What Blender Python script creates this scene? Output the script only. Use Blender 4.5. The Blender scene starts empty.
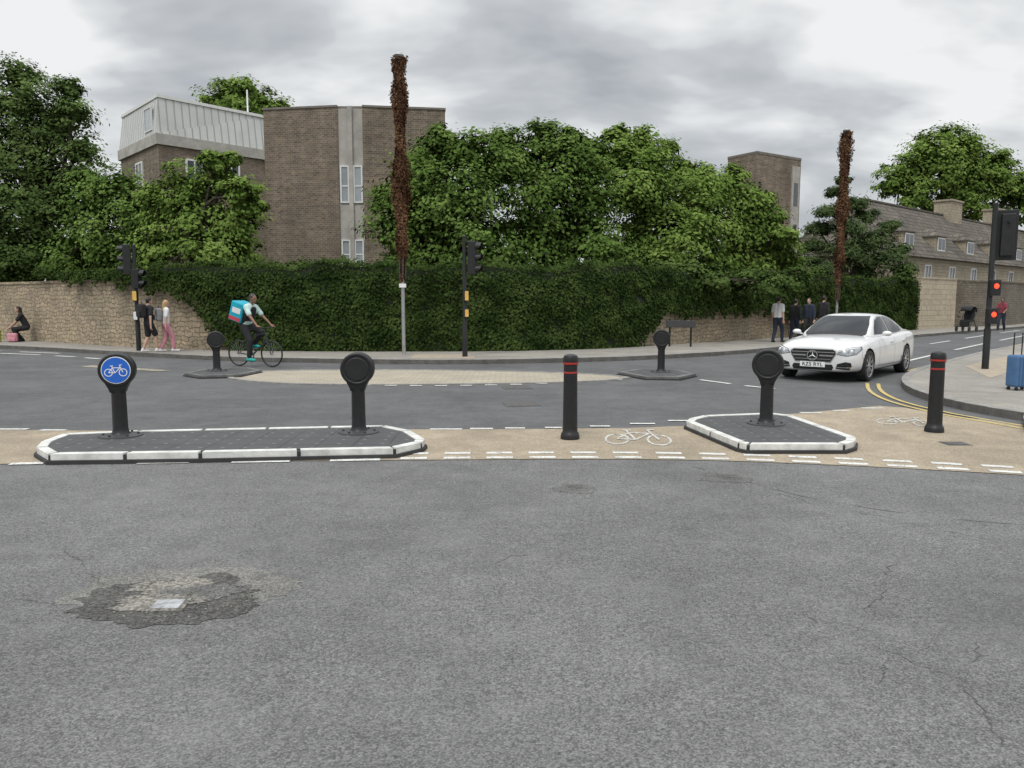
import bpy, bmesh, math, random
import numpy as np
from mathutils import Vector, Matrix
from mathutils.bvhtree import BVHTree
random.seed(7); rng=np.random.default_rng(7)
SC=bpy.context.scene
COL=SC.collection
# ------------------------------------------------------------ survey helpers
H=1.65; F=768.0; PIT=math.atan(82/768.0); SP=math.sin(PIT); CP=math.cos(PIT)
def g(px,py,z=0.0):
    dy=(384-py)/F; t=(H-z)/(SP-dy*CP)
    return (t*(px-512)/F, t*(CP+dy*SP))
def up_at(px,py,dist):
    # surveyed point at ground distance dist
    dx=(px-512)/F; dy=(384-py)/F
    t=dist/(CP+dy*SP)
    return (t*dx, dist, H+t*(-SP+dy*CP))
# ------------------------------------------------------------ nodes
def node(nt,typ,ins=None,**at):
    n=nt.nodes.new(typ)
    for k,v in at.items(): setattr(n,k,v)
    if ins:
        for k,v in ins.items():
            s=n.inputs[k]
            if isinstance(v,bpy.types.NodeSocket): nt.links.new(v,s)
            else: s.default_value=v
    return n
def c4(c): return (c[0],c[1],c[2],1.0)
def mixc(nt,f,a,b,blend='MIX'):
    n=nt.nodes.new('ShaderNodeMix'); n.data_type='RGBA'; n.blend_type=blend
    for i,v in ((0,f),(6,a),(7,b)):
        if isinstance(v,bpy.types.NodeSocket): nt.links.new(v,n.inputs[i])
        else: n.inputs[i].default_value = v if i==0 else (c4(v) if len(v)==3 else v)
    return n.outputs[2]
def math_(nt,op,a,b=0.0,c=None,clamp=False):
    n=nt.nodes.new('ShaderNodeMath'); n.operation=op; n.use_clamp=clamp
    for i,v in enumerate((a,b,c)):
        if v is None: continue
        if isinstance(v,bpy.types.NodeSocket): nt.links.new(v,n.inputs[i])
        else: n.inputs[i].default_value=v
    return n.outputs[0]
def rampf(nt,f,a,b,lo=0.0,hi=1.0):
    n=node(nt,'ShaderNodeMapRange',{0:f,1:a,2:b,3:lo,4:hi}); n.clamp=True
    return n.outputs[0]
def newmat(name):
    m=bpy.data.materials.new(name); m.use_nodes=True; nt=m.node_tree
    bs=nt.nodes['Principled BSDF']; return m,nt,bs
def pos(nt): return nt.nodes.new('ShaderNodeNewGeometry').outputs['Position']
def noise(nt,vec,scale,detail=3,rough=0.5):
    return node(nt,'ShaderNodeTexNoise',{'Vector':vec,'Scale':scale,'Detail':detail,'Roughness':rough}).outputs['Fac']
def bump(nt,bs,h,strength=0.3,dist=0.01):
    b=node(nt,'ShaderNodeBump',{'Height':h,'Strength':strength,'Distance':dist}); nt.links.new(b.outputs[0],bs.inputs['Normal'])
def simple(name,col,rough=0.5,metal=0.0,var=0.15,scale=6.0,coat=0.0,emit=None,spec=0.5,bmp=0.0,obj=True):
    m,nt,bs=newmat(name)
    v=node(nt,'ShaderNodeTexCoord').outputs['Object'] if obj else pos(nt)
    f=noise(nt,v,scale,3,0.6)
    f=rampf(nt,f,0.3,0.7)
    c=mixc(nt,f,tuple(x*(1-var) for x in col),tuple(min(1,x*(1+var)) for x in col))
    nt.links.new(c,bs.inputs['Base Color'])
    bs.inputs['Roughness'].default_value=rough; bs.inputs['Metallic'].default_value=metal
    bs.inputs['Coat Weight'].default_value=coat; bs.inputs['Specular IOR Level'].default_value=spec
    bs.inputs['Coat Roughness'].default_value=0.05
    if emit:
        bs.inputs['Emission Color'].default_value=c4(emit[0]); bs.inputs['Emission Strength'].default_value=emit[1]
    if bmp>0: bump(nt,bs,noise(nt,v,scale*8,2),bmp,0.01)
    return m
def asphalt(name,base,speck=0.35,cracks=0.0,size=95.0,patch=0.22,bmp=0.5,stain=0.0):
    m,nt,bs=newmat(name); p=pos(nt)
    v1=node(nt,'ShaderNodeTexVoronoi',{'Vector':p,'Scale':size}); v1.voronoi_dimensions='2D'
    sc_=node(nt,'ShaderNodeSeparateColor',{0:v1.outputs['Color']}).outputs
    sep=sc_[0]
    s=rampf(nt,sep,0.05,0.95,1-speck,1+speck)
    fine=rampf(nt,noise(nt,p,size*0.28,2,0.7),0.3,0.7,1-speck*0.6,1+speck*0.6)
    pit=rampf(nt,v1.outputs['Distance'],0.35,0.75,1.0,1-speck)
    big=rampf(nt,noise(nt,p,0.42,4,0.62),0.32,0.68,1-patch,1+patch)
    mid=rampf(nt,noise(nt,p,4.2,4,0.7),0.3,0.7,1-patch*0.7,1+patch*0.7)
    k=math_(nt,'MULTIPLY',math_(nt,'MULTIPLY',s,pit),math_(nt,'MULTIPLY',math_(nt,'MULTIPLY',big,mid),fine))
    pale=rampf(nt,sc_[1],0.95,0.98,0.0,0.35*min(1,speck*2))
    k=math_(nt,'ADD',k,pale)
    if cracks>0:
        w=node(nt,'ShaderNodeTexNoise',{'Vector':p,'Scale':2.5,'Detail':5.0,'Roughness':0.7}).outputs['Color']
        wp=node(nt,'ShaderNodeVectorMath',{0:w},operation='SCALE'); wp.inputs['Scale'].default_value=0.55
        q=node(nt,'ShaderNodeVectorMath',{0:p,1:wp.outputs[0]},operation='ADD').outputs[0]
        ven=node(nt,'ShaderNodeTexVoronoi',{'Vector':q,'Scale':0.55},feature='DISTANCE_TO_EDGE'); ven.voronoi_dimensions='2D'
        line=rampf(nt,ven.outputs['Distance'],0.0,0.007,1.0,0.0)
        msk=rampf(nt,noise(nt,p,0.42,1),0.52,0.62)
        brk=rampf(nt,noise(nt,p,6.0,2),0.42,0.55)
        ck=math_(nt,'MULTIPLY',math_(nt,'MULTIPLY',math_(nt,'MULTIPLY',line,msk),brk),cracks)
        k=math_(nt,'MULTIPLY',k,math_(nt,'SUBTRACT',1.0,ck))
    vm=node(nt,'ShaderNodeVectorMath',{0:tuple(base)},operation='SCALE')
    nt.links.new(k,vm.inputs['Scale']); out=vm.outputs[0]
    if stain>0:
        out=mixc(nt,rampf(nt,noise(nt,p,1.3,4,0.7),0.50,0.75,0,stain),out,tuple(min(1,b*1.5) for b in base))
        out=mixc(nt,rampf(nt,noise(nt,p,0.9,3,0.6),0.30,0.45,stain*0.9,0),out,tuple(b*0.6 for b in base))
    nt.links.new(out,bs.inputs['Base Color'])
    bs.inputs['Roughness'].default_value=0.88; bs.inputs['Specular IOR Level'].default_value=0.3
    if bmp>0: bump(nt,bs,v1.outputs['Distance'],bmp,0.005)
    return m
def wallvec(nt):
    geo=nt.nodes.new('ShaderNodeNewGeometry')
    cr=node(nt,'ShaderNodeVectorMath',{0:(0,0,1),1:geo.outputs['True Normal']},operation='CROSS_PRODUCT').outputs[0]
    cr=node(nt,'ShaderNodeVectorMath',{0:cr},operation='NORMALIZE').outputs[0]
    u=node(nt,'ShaderNodeVectorMath',{0:cr,1:geo.outputs['Position']},operation='DOT_PRODUCT').outputs['Value']
    z=node(nt,'ShaderNodeSeparateXYZ',{0:geo.outputs['Position']}).outputs[2]
    return node(nt,'ShaderNodeCombineXYZ',{0:u,1:z,2:0.0}).outputs[0],u,z,geo.outputs['Position']
def brickmat(name,c1,c2,mortar,bw=0.225,bh=0.075,ms=0.008,var=0.3):
    m,nt,bs=newmat(name); v,u,z,p=wallvec(nt)
    b=node(nt,'ShaderNodeTexBrick',{'Vector':v,'Color1':c4(c1),'Color2':c4(c2),'Mortar':c4(mortar),'Scale':1.0,'Mortar Size':ms,'Brick Width':bw,'Row Height':bh,'Bias':0.0})
    n1=rampf(nt,noise(nt,p,0.45,4,0.65),0.3,0.7,1-var,1+var)
    n2=rampf(nt,noise(nt,p,7,3,0.7),0.3,0.7,1-var*0.8,1+var*0.8)
    sv=node(nt,'ShaderNodeVectorMath',{0:v,1:(2.2,0.12,1)},operation='MULTIPLY').outputs[0]
    n3=rampf(nt,noise(nt,sv,1.0,3,0.6),0.35,0.7,0.82,1.1)
    cv_=node(nt,'ShaderNodeVectorMath',{0:v,1:(0.5,5.5,1)},operation='MULTIPLY').outputs[0]
    n4=rampf(nt,noise(nt,cv_,1.0,2,0.6),0.3,0.7,0.84,1.16)
    k=math_(nt,'MULTIPLY',math_(nt,'MULTIPLY',math_(nt,'MULTIPLY',n1,n2),n3),n4)
    sc=node(nt,'ShaderNodeVectorMath',{0:b.outputs['Color']},operation='SCALE'); nt.links.new(k,sc.inputs['Scale'])
    nt.links.new(sc.outputs[0],bs.inputs['Base Color']); bs.inputs['Roughness'].default_value=0.9
    bump(nt,bs,b.outputs['Fac'],-0.4,0.01)
    return m
def coursed(name,ca,cb,dark,bw=0.36,bh=0.14,attr=True,warp=0.07,stain=0.6,cm=1.0):
    """coursed rubble: stones in uneven rows"""
    m,nt,bs=newmat(name); p=pos(nt)
    v=node(nt,'ShaderNodeAttribute',attribute_name='wallco').outputs['Vector'] if attr else wallvec(nt)[0]
    w=node(nt,'ShaderNodeTexNoise',{'Vector':p,'Scale':2.2,'Detail':3.0,'Roughness':0.6}).outputs['Color']
    ws=node(nt,'ShaderNodeVectorMath',{0:w},operation='SCALE'); ws.inputs['Scale'].default_value=warp*3
    q=node(nt,'ShaderNodeVectorMath',{0:v,1:ws.outputs[0]},operation='ADD').outputs[0]
    b=node(nt,'ShaderNodeTexBrick',{'Vector':q,'Color1':(0,0,0,1),'Color2':(1,1,1,1),'Mortar':(0.5,0.5,0.5,1),'Scale':1.0,'Mortar Size':0.014,'Mortar Smooth':0.5,'Brick Width':bw,'Row Height':bh},offset=0.45,squash=0.65,squash_frequency=3)
    r=node(nt,'ShaderNodeSeparateColor',{0:b.outputs['Color']}).outputs[0]
    col=mixc(nt,r,ca,cb)
    col=mixc(nt,rampf(nt,noise(nt,q,3.3,2,0.5),0.55,0.7,0,0.55),col,tuple(x*0.58 for x in ca))
    col=mixc(nt,rampf(nt,noise(nt,p,0.7,4,0.7),0.42,0.72,0,stain),col,dark)
    col=mixc(nt,math_(nt,'MULTIPLY',b.outputs['Fac'],0.8*cm),col,tuple(x*0.7 for x in dark))
    k=rampf(nt,noise(nt,p,11,3,0.7),0.3,0.7,0.8,1.2)
    sc=node(nt,'ShaderNodeVectorMath',{0:col},operation='SCALE'); nt.links.new(k,sc.inputs['Scale'])
    nt.links.new(sc.outputs[0],bs.inputs['Base Color']); bs.inputs['Roughness'].default_value=0.92
    bump(nt,bs,math_(nt,'ADD',math_(nt,'MULTIPLY',b.outputs['Fac'],-1.0),math_(nt,'MULTIPLY',noise(nt,p,8,3,0.7),0.8)),0.7,0.04)
    return m
def leafmat(name,dark,mid,light,trans=0.0,nscale=0.9,odd=None):
    m,nt,bs=newmat(name); p=pos(nt)
    t=node(nt,'ShaderNodeAttribute',attribute_name='tone').outputs['Fac']
    n1=noise(nt,p,nscale,1,0.6)
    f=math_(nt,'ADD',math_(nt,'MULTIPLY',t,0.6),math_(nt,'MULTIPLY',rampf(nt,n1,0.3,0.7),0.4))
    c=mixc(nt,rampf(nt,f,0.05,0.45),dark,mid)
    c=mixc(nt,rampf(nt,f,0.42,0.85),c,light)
    if odd: c=mixc(nt,rampf(nt,t,0.965,0.985),c,odd)
    nt.nodes.remove(bs)
    df=node(nt,'ShaderNodeBsdfDiffuse',{'Color':c})
    out=[n for n in nt.nodes if n.type=='OUTPUT_MATERIAL'][0]
    nt.links.new(df.outputs[0],out.inputs[0])
    return m
# ------------------------------------------------------------ objects
ORG={}
def empty(name,loc=(0,0,0),rz=0.0):
    e=bpy.data.objects.new(name,None); e.empty_display_size=0.2; e.location=loc; e.rotation_euler=(0,0,rz)
    COL.objects.link(e); ORG[e.name]=Vector(loc); return e
def tag(o,label=None,cat=None,group=None,kind=None):
    if label: o["label"]=label
    if cat: o["category"]=cat
    if group: o["group"]=group
    if kind: o["kind"]=kind
    return o
def finish(me,name,mat,parent,world,smooth,angle=40):
    for mm in (mat if isinstance(mat,(list,tuple)) else [mat]): me.materials.append(mm)
    if smooth:
        me.polygons.foreach_set('use_smooth',[True]*len(me.polygons))
        try: me.set_sharp_from_angle(angle=math.radians(angle))
        except Exception: pass
    ob=bpy.data.objects.new(name,me); COL.objects.link(ob)
    if parent is not None:
        ob.parent=parent
        if world: ob.matrix_parent_inverse=Matrix.Translation(-ORG[parent.name])
    return ob
def mobj(name,vs,fs,mat,parent=None,world=False,smooth=False,mi=None,bevel=0,angle=40,bseg=2):
    me=bpy.data.meshes.new(name); me.from_pydata([tuple(v) for v in vs],[],fs)
    if mi: me.polygons.foreach_set('material_index',mi)
    me.update()
    ob=finish(me,name,mat,parent,world,smooth,angle)
    if bevel:
        b=ob.modifiers.new('bevel','BEVEL'); b.width=bevel; b.segments=bseg; b.limit_method='ANGLE'
    return ob
class MB:
    def __init__(s): s.v=[];s.f=[];s.m=[]
    def add(s,vs,fs,mi=0):
        o=len(s.v); s.v+=[tuple(v) for v in vs]; s.f+=[tuple(i+o for i in f) for f in fs]; s.m+=[mi]*len(fs); return s
    def box(s,x0,x1,y0,y1,z0,z1,mi=0):
        return s.add([(x0,y0,z0),(x1,y0,z0),(x1,y1,z0),(x0,y1,z0),(x0,y0,z1),(x1,y0,z1),(x1,y1,z1),(x0,y1,z1)],
          [(0,3,2,1),(4,5,6,7),(0,1,5,4),(1,2,6,5),(2,3,7,6),(3,0,4,7)],mi)
    def obox(s,c,a,b,d,mi=0):
        c=Vector(c);a=Vector(a);b=Vector(b);d=Vector(d)
        vs=[c-a-b-d,c+a-b-d,c+a+b-d,c-a+b-d,c-a-b+d,c+a-b+d,c+a+b+d,c-a+b+d]
        return s.add(vs,[(0,3,2,1),(4,5,6,7),(0,1,5,4),(1,2,6,5),(2,3,7,6),(3,0,4,7)],mi)
    def bar(s,p0,p1,w,h,up=(0,0,1),mi=0):
        p0=Vector(p0);p1=Vector(p1);d=(p1-p0); u=Vector(up); sd=d.cross(u).normalized(); u2=sd.cross(d).normalized()
        return s.obox((p0+p1)/2,d/2,sd*w/2,u2*h/2,mi)
    def path(s,pts,rad,seg=10,mi=0,caps=True):
        pts=[Vector(p) for p in pts]; n=len(pts)
        if not isinstance(rad,(list,tuple)): rad=[rad]*n
        vs=[];prev=None
        for i,p in enumerate(pts):
            t=(pts[min(i+1,n-1)]-pts[max(i-1,0)]).normalized()
            if prev is None: a=t.orthogonal().normalized()
            else:
                a=(prev-t*prev.dot(t)); a=a.normalized() if a.length>1e-6 else t.orthogonal().normalized()
            prev=a; b=t.cross(a)
            for k in range(seg):
                th=2*math.pi*k/seg; vs.append(p+(a*math.cos(th)+b*math.sin(th))*rad[i])
        fs=[]
        for i in range(n-1):
            for k in range(seg):
                k2=(k+1)%seg; fs.append((i*seg+k,i*seg+k2,(i+1)*seg+k2,(i+1)*seg+k))
        if caps: fs.append(tuple(range(seg))[::-1]); fs.append(tuple((n-1)*seg+k for k in range(seg)))
        return s.add(vs,fs,mi)
    def cyl(s,p0,p1,r0,r1=None,seg=20,mi=0,caps=True): return s.path([p0,p1],[r0,r0 if r1 is None else r1],seg,mi,caps)
    def ball(s,c,r,seg=14,rings=9,mi=0):
        if not isinstance(r,(list,tuple)): r=(r,r,r)
        vs=[(c[0],c[1],c[2]-r[2])]; fs=[]
        for i in range(1,rings):
            ph=-math.pi/2+math.pi*i/rings
            for k in range(seg):
                th=2*math.pi*k/seg; vs.append((c[0]+r[0]*math.cos(ph)*math.cos(th),c[1]+r[1]*math.cos(ph)*math.sin(th),c[2]+r[2]*math.sin(ph)))
        vs.append((c[0],c[1],c[2]+r[2])); L=len(vs)-1
        for k in range(seg):
            k2=(k+1)%seg; fs.append((0,1+k2,1+k)); fs.append((L,L-seg+k,L-seg+k2))
            for i in range(rings-2): fs.append((1+i*seg+k,1+i*seg+k2,1+(i+1)*seg+k2,1+(i+1)*seg+k))
        return s.add(vs,fs,mi)
    def lathe(s,prof,c=(0,0,0),axis='z',seg=32,mi=0,close=False):
        vs=[];fs=[]
        for r,h in prof:
            for k in range(seg):
                th=2*math.pi*k/seg; a=r*math.cos(th);b=r*math.sin(th)
                v=(a,b,h) if axis=='z' else ((a,h,b) if axis=='y' else (h,a,b))
                vs.append((c[0]+v[0],c[1]+v[1],c[2]+v[2]))
        n=len(prof)
        rr=range(n) if close else range(n-1)
        for i in rr:
            j=(i+1)%n
            for k in range(seg):
                k2=(k+1)%seg; fs.append((i*seg+k,i*seg+k2,j*seg+k2,j*seg+k))
        return s.add(vs,fs,mi)
    def obj(s,name,mat,parent=None,world=False,smooth=False,bevel=0,angle=40):
        ob=mobj(name,s.v,s.f,mat,parent,world,smooth,s.m,bevel,angle)
        bm=bmesh.new(); bm.from_mesh(ob.data); bmesh.ops.recalc_face_normals(bm,faces=bm.faces); bm.to_mesh(ob.data); bm.free()
        return ob
def smooth_path(pts,step=0.6,closed=False):
    P=[Vector((p[0],p[1],0)) for p in pts]; n=len(P); out=[]
    rg=range(n) if closed else range(n-1)
    for i in rg:
        if closed: a,b,c,d=P[i-1],P[i],P[(i+1)%n],P[(i+2)%n]
        else: a,b,c,d=P[max(i-1,0)],P[i],P[i+1],P[min(i+2,n-1)]
        m=max(1,int((c-b).length/step))
        for k in range(m):
            t=k/m
            out.append(0.5*((2*b)+(c-a)*t+(2*a-5*b+4*c-d)*t*t+(3*b-a-3*c+d)*t**3))
    if not closed: out.append(P[-1])
    return [(v.x,v.y) for v in out]
def normals2(pts,closed=False):
    n=len(pts);out=[]
    for i in range(n):
        a=pts[i-1] if (closed or i>0) else pts[0]; b=pts[(i+1)%n] if (closed or i<n-1) else pts[-1]
        d=Vector((b[0]-a[0],b[1]-a[1])); d.normalize(); out.append((d.y,-d.x))
    return out
def offs(pts,d,closed=False):
    N=normals2(pts,closed); return [(p[0]+n[0]*d,p[1]+n[1]*d) for p,n in zip(pts,N)]
def mitre(pts,d):
    """parallel offset of a closed anticlockwise polygon, positive outwards"""
    n=len(pts);out=[]
    for i in range(n):
        a=Vector(pts[i-1]);b=Vector(pts[i]);c=Vector(pts[(i+1)%n])
        t1=(b-a).normalized();t2=(c-b).normalized(); n1=Vector((t1.y,-t1.x));n2=Vector((t2.y,-t2.x)); m=(n1+n2).normalized()
        out.append(tuple(b+m*(d/max(0.35,m.dot(n1)))))
    return out
def prism(name,pts,z0,z1,mat,parent=None,world=False,bevel=0,bottom=True):
    n=len(pts)
    vs=[(p[0],p[1],z0) for p in pts]+[(p[0],p[1],z1) for p in pts]
    fs=[tuple(range(n,2*n))]+[(i,(i+1)%n,n+(i+1)%n,n+i) for i in range(n)]
    if bottom: fs.append(tuple(range(n))[::-1])
    ob=mobj(name,vs,fs,mat,parent,world,bevel=bevel)
    bm=bmesh.new(); bm.from_mesh(ob.data); bmesh.ops.recalc_face_normals(bm,faces=bm.faces); bm.to_mesh(ob.data); bm.free()
    return ob
def sheet(name,pts,z,mat,kind='structure'):
    ar=sum(pts[i-1][0]*pts[i][1]-pts[i][0]*pts[i-1][1] for i in range(len(pts)))
    if ar<0: pts=pts[::-1]
    ob=mobj(name,[(p[0],p[1],z) for p in pts],[tuple(range(len(pts)))],mat)
    if kind: ob["kind"]=kind
    return ob
def strip(pts,w0,w1,z0,z1,closed=False):
    A=offs(pts,w0,closed);B=offs(pts,w1,closed);n=len(pts);vs=[];fs=[]
    for a,b in zip(A,B): vs+=[(a[0],a[1],z0),(b[0],b[1],z0),(b[0],b[1],z1),(a[0],a[1],z1)]
    m=n if closed else n-1
    for i in range(m):
        j=(i+1)%n
        for k in range(4):
            k2=(k+1)%4; fs.append((i*4+k,j*4+k,j*4+k2,i*4+k2))
    if not closed: fs+= [(0,1,2,3),((n-1)*4+3,(n-1)*4+2,(n-1)*4+1,(n-1)*4)]
    return vs,fs
def bake(ob):
    dg=bpy.context.evaluated_depsgraph_get(); dg.update()
    me=bpy.data.meshes.new_from_object(ob.evaluated_get(dg)); ob.modifiers.clear(); ob.data=me; return ob
# ------------------------------------------------------------ materials
M={}
M['asphN']=asphalt('asphalt_worn',(0.168,0.168,0.164),0.34,0.55,118,patch=0.16,bmp=0.6,stain=0.36)
M['asphF']=asphalt('asphalt_dark',(0.118,0.119,0.120),0.22,0.4,110,patch=0.17,bmp=0.0,stain=0.45)
M['buff']=asphalt('buff_surfacing',(0.345,0.290,0.215),0.24,0.2,110,patch=0.15,bmp=0.0,stain=0.5)
M['pave']=asphalt('pavement_asphalt',(0.285,0.268,0.238),0.16,0.0,80,patch=0.13,bmp=0.0,stain=0.45)
M['patch']=asphalt('patch_asphalt',(0.105,0.102,0.096),0.42,0.4,85,patch=0.25,bmp=1.0,stain=0.5)
M['faint']=asphalt('worn_patch',(0.142,0.141,0.136),0.36,0,110,patch=0.18,bmp=0.6,stain=0.4)
M['halo']=asphalt('worn_pale_asphalt',(0.200,0.195,0.182),0.36,0,110,patch=0.2,bmp=0.6,stain=0.4)
M['gravel']=asphalt('broken_gravel',(0.225,0.213,0.188),0.42,0,62,patch=0.25,bmp=1.0,stain=0.4)
M['beige']=asphalt('stone_setts',(0.34,0.31,0.25),0.25,0,18,patch=0.2,bmp=0.3)
M['earth']=asphalt('earth_grass',(0.06,0.075,0.035),0.4,0,20,patch=0.3,bmp=0)
def paintmat(name,col,wear):
    m,nt,bs=newmat(name); p=pos(nt)
    n=math_(nt,'ADD',math_(nt,'MULTIPLY',noise(nt,p,9,4,0.8),0.5),math_(nt,'MULTIPLY',noise(nt,p,60,2,0.7),0.5))
    c=mixc(nt,rampf(nt,n,wear,wear+0.08),(0.22,0.20,0.17),col)
    c2=mixc(nt,rampf(nt,noise(nt,p,2.3,3),0.35,0.7,0,0.4),c,(0.38,0.37,0.34))
    nt.links.new(c2,bs.inputs['Base Color']); bs.inputs['Roughness'].default_value=0.75; return m
M['white']=paintmat('road_paint',(0.72,0.72,0.69),0.40)
M['whitew']=paintmat('worn_road_paint',(0.66,0.65,0.60),0.445)
M['yellow']=paintmat('yellow_paint',(0.58,0.43,0.10),0.40)
M['kerbw']=simple('kerb_white',(0.62,0.62,0.59),0.8,var=0.22,scale=6,bmp=0.3,obj=False)
M['kerb']=simple('kerb_granite',(0.26,0.25,0.235),0.85,var=0.3,scale=5,bmp=0.2,obj=False)
M['kerbm']=simple('kerb_mid_grey',(0.13,0.13,0.125),0.85,var=0.4,scale=3,obj=False)
M['kerbd']=simple('kerb_dark',(0.035,0.035,0.035),0.8,obj=False)
M['crack']=simple('crack_grey',(0.082,0.080,0.077),0.9,obj=False,var=0.4,scale=20)  # dark grey of the crack lines
M['black']=simple('black_plastic',(0.010,0.010,0.011),0.45,var=0.4,scale=12)
M['blackm']=simple('black_metal',(0.014,0.014,0.015),0.4,var=0.3,scale=9)
M['dkgrey']=simple('dark_grey',(0.05,0.05,0.052),0.5)
M['red']=simple('red_reflective',(0.36,0.03,0.02),0.35)
M['blue']=simple('sign_blue',(0.02,0.13,0.55),0.35,var=0.08)
M['signw']=simple('sign_white',(0.8,0.8,0.8),0.4,var=0.03)
M['steel']=simple('steel',(0.42,0.42,0.42),0.45,0.7)
M['redlamp']=simple('red_lamp',(0.5,0.02,0.01),0.3,emit=((1,0.04,0.015),3.5))
M['lens']=simple('dark_lens',(0.03,0.02,0.015),0.15)
M['ylw']=simple('yellow_box',(0.78,0.48,0.12),0.45)
M['brick']=brickmat('brown_brick',(0.215,0.160,0.112),(0.120,0.093,0.070),(0.25,0.22,0.18),bw=0.24,bh=0.10,ms=0.012,var=0.22)
M['conc']=simple('concrete',(0.40,0.38,0.345),0.85,var=0.2,scale=1.5,obj=False)
M['coping']=simple('coping_grey',(0.18,0.16,0.14),0.85,var=0.2,scale=2,obj=False)
M['stone']=coursed('coursed_rubble',(0.47,0.375,0.255),(0.335,0.275,0.195),(0.165,0.142,0.105),0.33,0.15,True,0.13,0.65,1.0)
M['stonew']=coursed('pale_blockwork',(0.49,0.42,0.31),(0.44,0.375,0.28),(0.31,0.265,0.20),0.6,0.30,True,0.02,0.4,0.6)
M['stonep']=coursed('pale_stone',(0.42,0.36,0.27),(0.35,0.30,0.225),(0.24,0.205,0.155),0.5,0.22,False,0.02,0.4,0.6)
M['stoned']=coursed('dark_stone',(0.235,0.20,0.155),(0.165,0.143,0.112),(0.09,0.078,0.06),0.34,0.14,True,0.1)
M['slate']=brickmat('stone_slates',(0.150,0.130,0.103),(0.088,0.077,0.063),(0.040,0.036,0.030),0.42,0.30,0.03,0.32)
M['glass']=simple('window_glass',(0.04,0.05,0.06),0.08,var=0.3,scale=0.8,spec=0.9,obj=False)
M['glassl']=simple('window_glass_pale',(0.30,0.33,0.35),0.12,var=0.3,scale=0.7,spec=0.9,obj=False)
M['frame']=simple('white_frame',(0.72,0.72,0.70),0.5,var=0.06)
def clad():
    m,nt,bs=newmat('metal_cladding'); v,u,z,p=wallvec(nt)
    fr=math_(nt,'FRACT',math_(nt,'MULTIPLY',u,1.9)); rib=rampf(nt,math_(nt,'ABSOLUTE',math_(nt,'SUBTRACT',fr,0.5)),0.38,0.46)
    c=mixc(nt,rib,(0.56,0.57,0.545),(0.34,0.35,0.34)); c=mixc(nt,rampf(nt,noise(nt,p,0.9,4),0.4,0.7,0,0.4),c,(0.40,0.405,0.385))
    nt.links.new(c,bs.inputs['Base Color']); bs.inputs['Roughness'].default_value=0.5; bump(nt,bs,rib,0.6,0.05); return m
M['clad']=clad()
M['bark']=simple('bark',(0.075,0.06,0.045),0.95,var=0.4,scale=5,bmp=0.6,obj=False)
M['leafA']=leafmat('leaves_mid',(0.038,0.068,0.016),(0.082,0.138,0.032),(0.150,0.222,0.058))
M['leafB']=leafmat('leaves_light',(0.052,0.090,0.020),(0.112,0.178,0.038),(0.205,0.285,0.074))
M['leafC']=leafmat('leaves_dark',(0.026,0.046,0.014),(0.054,0.088,0.025),(0.098,0.142,0.042))
M['leafL']=leafmat('leaves_left',(0.038,0.060,0.019),(0.078,0.122,0.037),(0.142,0.198,0.064))
M['pine']=leafmat('pine_needles',(0.030,0.050,0.020),(0.060,0.090,0.035),(0.108,0.146,0.058))
M['ivy']=leafmat('ivy_leaves',(0.013,0.025,0.008),(0.032,0.055,0.015),(0.074,0.108,0.031),0,1.3,odd=(0.10,0.05,0.02))
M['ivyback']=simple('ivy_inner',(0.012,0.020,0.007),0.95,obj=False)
M['dead']=leafmat('dead_ivy',(0.040,0.021,0.013),(0.105,0.056,0.033),(0.21,0.120,0.070))
# ------------------------------------------------------------ camera, world, sun
cam=bpy.data.cameras.new('camera'); co=bpy.data.objects.new('camera',cam); COL.objects.link(co)
cam.sensor_width=36; cam.lens=27; cam.clip_end=3000; cam.clip_start=0.05
co.location=(0,0,H); co.rotation_euler=(math.pi/2-PIT,0,0); SC.camera=co
SC.view_settings.view_transform='Standard'
try: SC.view_settings.look='None'
except Exception: pass
SC.view_settings.exposure=0
W=bpy.data.worlds.new("World"); SC.world=W; W.use_nodes=True; nt=W.node_tree; nt.nodes.clear()
tc=node(nt,'ShaderNodeTexCoord').outputs['Generated']
sx=node(nt,'ShaderNodeSeparateXYZ',{0:tc}).outputs
zz=math_(nt,'ADD',math_(nt,'MAXIMUM',sx[2],0.0),0.34)
cx=math_(nt,'DIVIDE',sx[0],zz); cy=math_(nt,'DIVIDE',sx[1],zz)
cv=node(nt,'ShaderNodeCombineXYZ',{0:cx,1:math_(nt,'MULTIPLY',cy,1.5),2:2.4}).outputs[0]
n1=node(nt,'ShaderNodeTexNoise',{'Vector':cv,'Scale':2.4,'Detail':4.0,'Roughness':0.5,'Distortion':0.15}).outputs['Fac']
n2=node(nt,'ShaderNodeTexNoise',{'Vector':cv,'Scale':1.05,'Detail':1.0}).outputs['Fac']
nn=math_(nt,'ADD',math_(nt,'MULTIPLY',n1,0.6),math_(nt,'MULTIPLY',n2,0.4))
cl=mixc(nt,rampf(nt,nn,0.38,0.48),(0.42,0.445,0.48),(0.62,0.645,0.665))
cl=mixc(nt,rampf(nt,nn,0.47,0.56),cl,(0.90,0.91,0.915))
hz=rampf(nt,sx[2],0.0,0.16,0.45,0.0)
cl=mixc(nt,hz,cl,(0.76,0.785,0.80))
boost=rampf(nt,sx[2],0.36,0.95,1.0,2.4)
bv=node(nt,'ShaderNodeVectorMath',{0:cl},operation='SCALE'); nt.links.new(boost,bv.inputs['Scale'])
SE=math.radians(55); SR=math.radians(200)
sky=node(nt,'ShaderNodeTexSky',sky_type='NISHITA',sun_disc=False,sun_elevation=SE,sun_rotation=SR)
ss=node(nt,'ShaderNodeVectorMath',{0:sky.outputs[0]},operation='SCALE'); ss.inputs['Scale'].default_value=0.08
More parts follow.
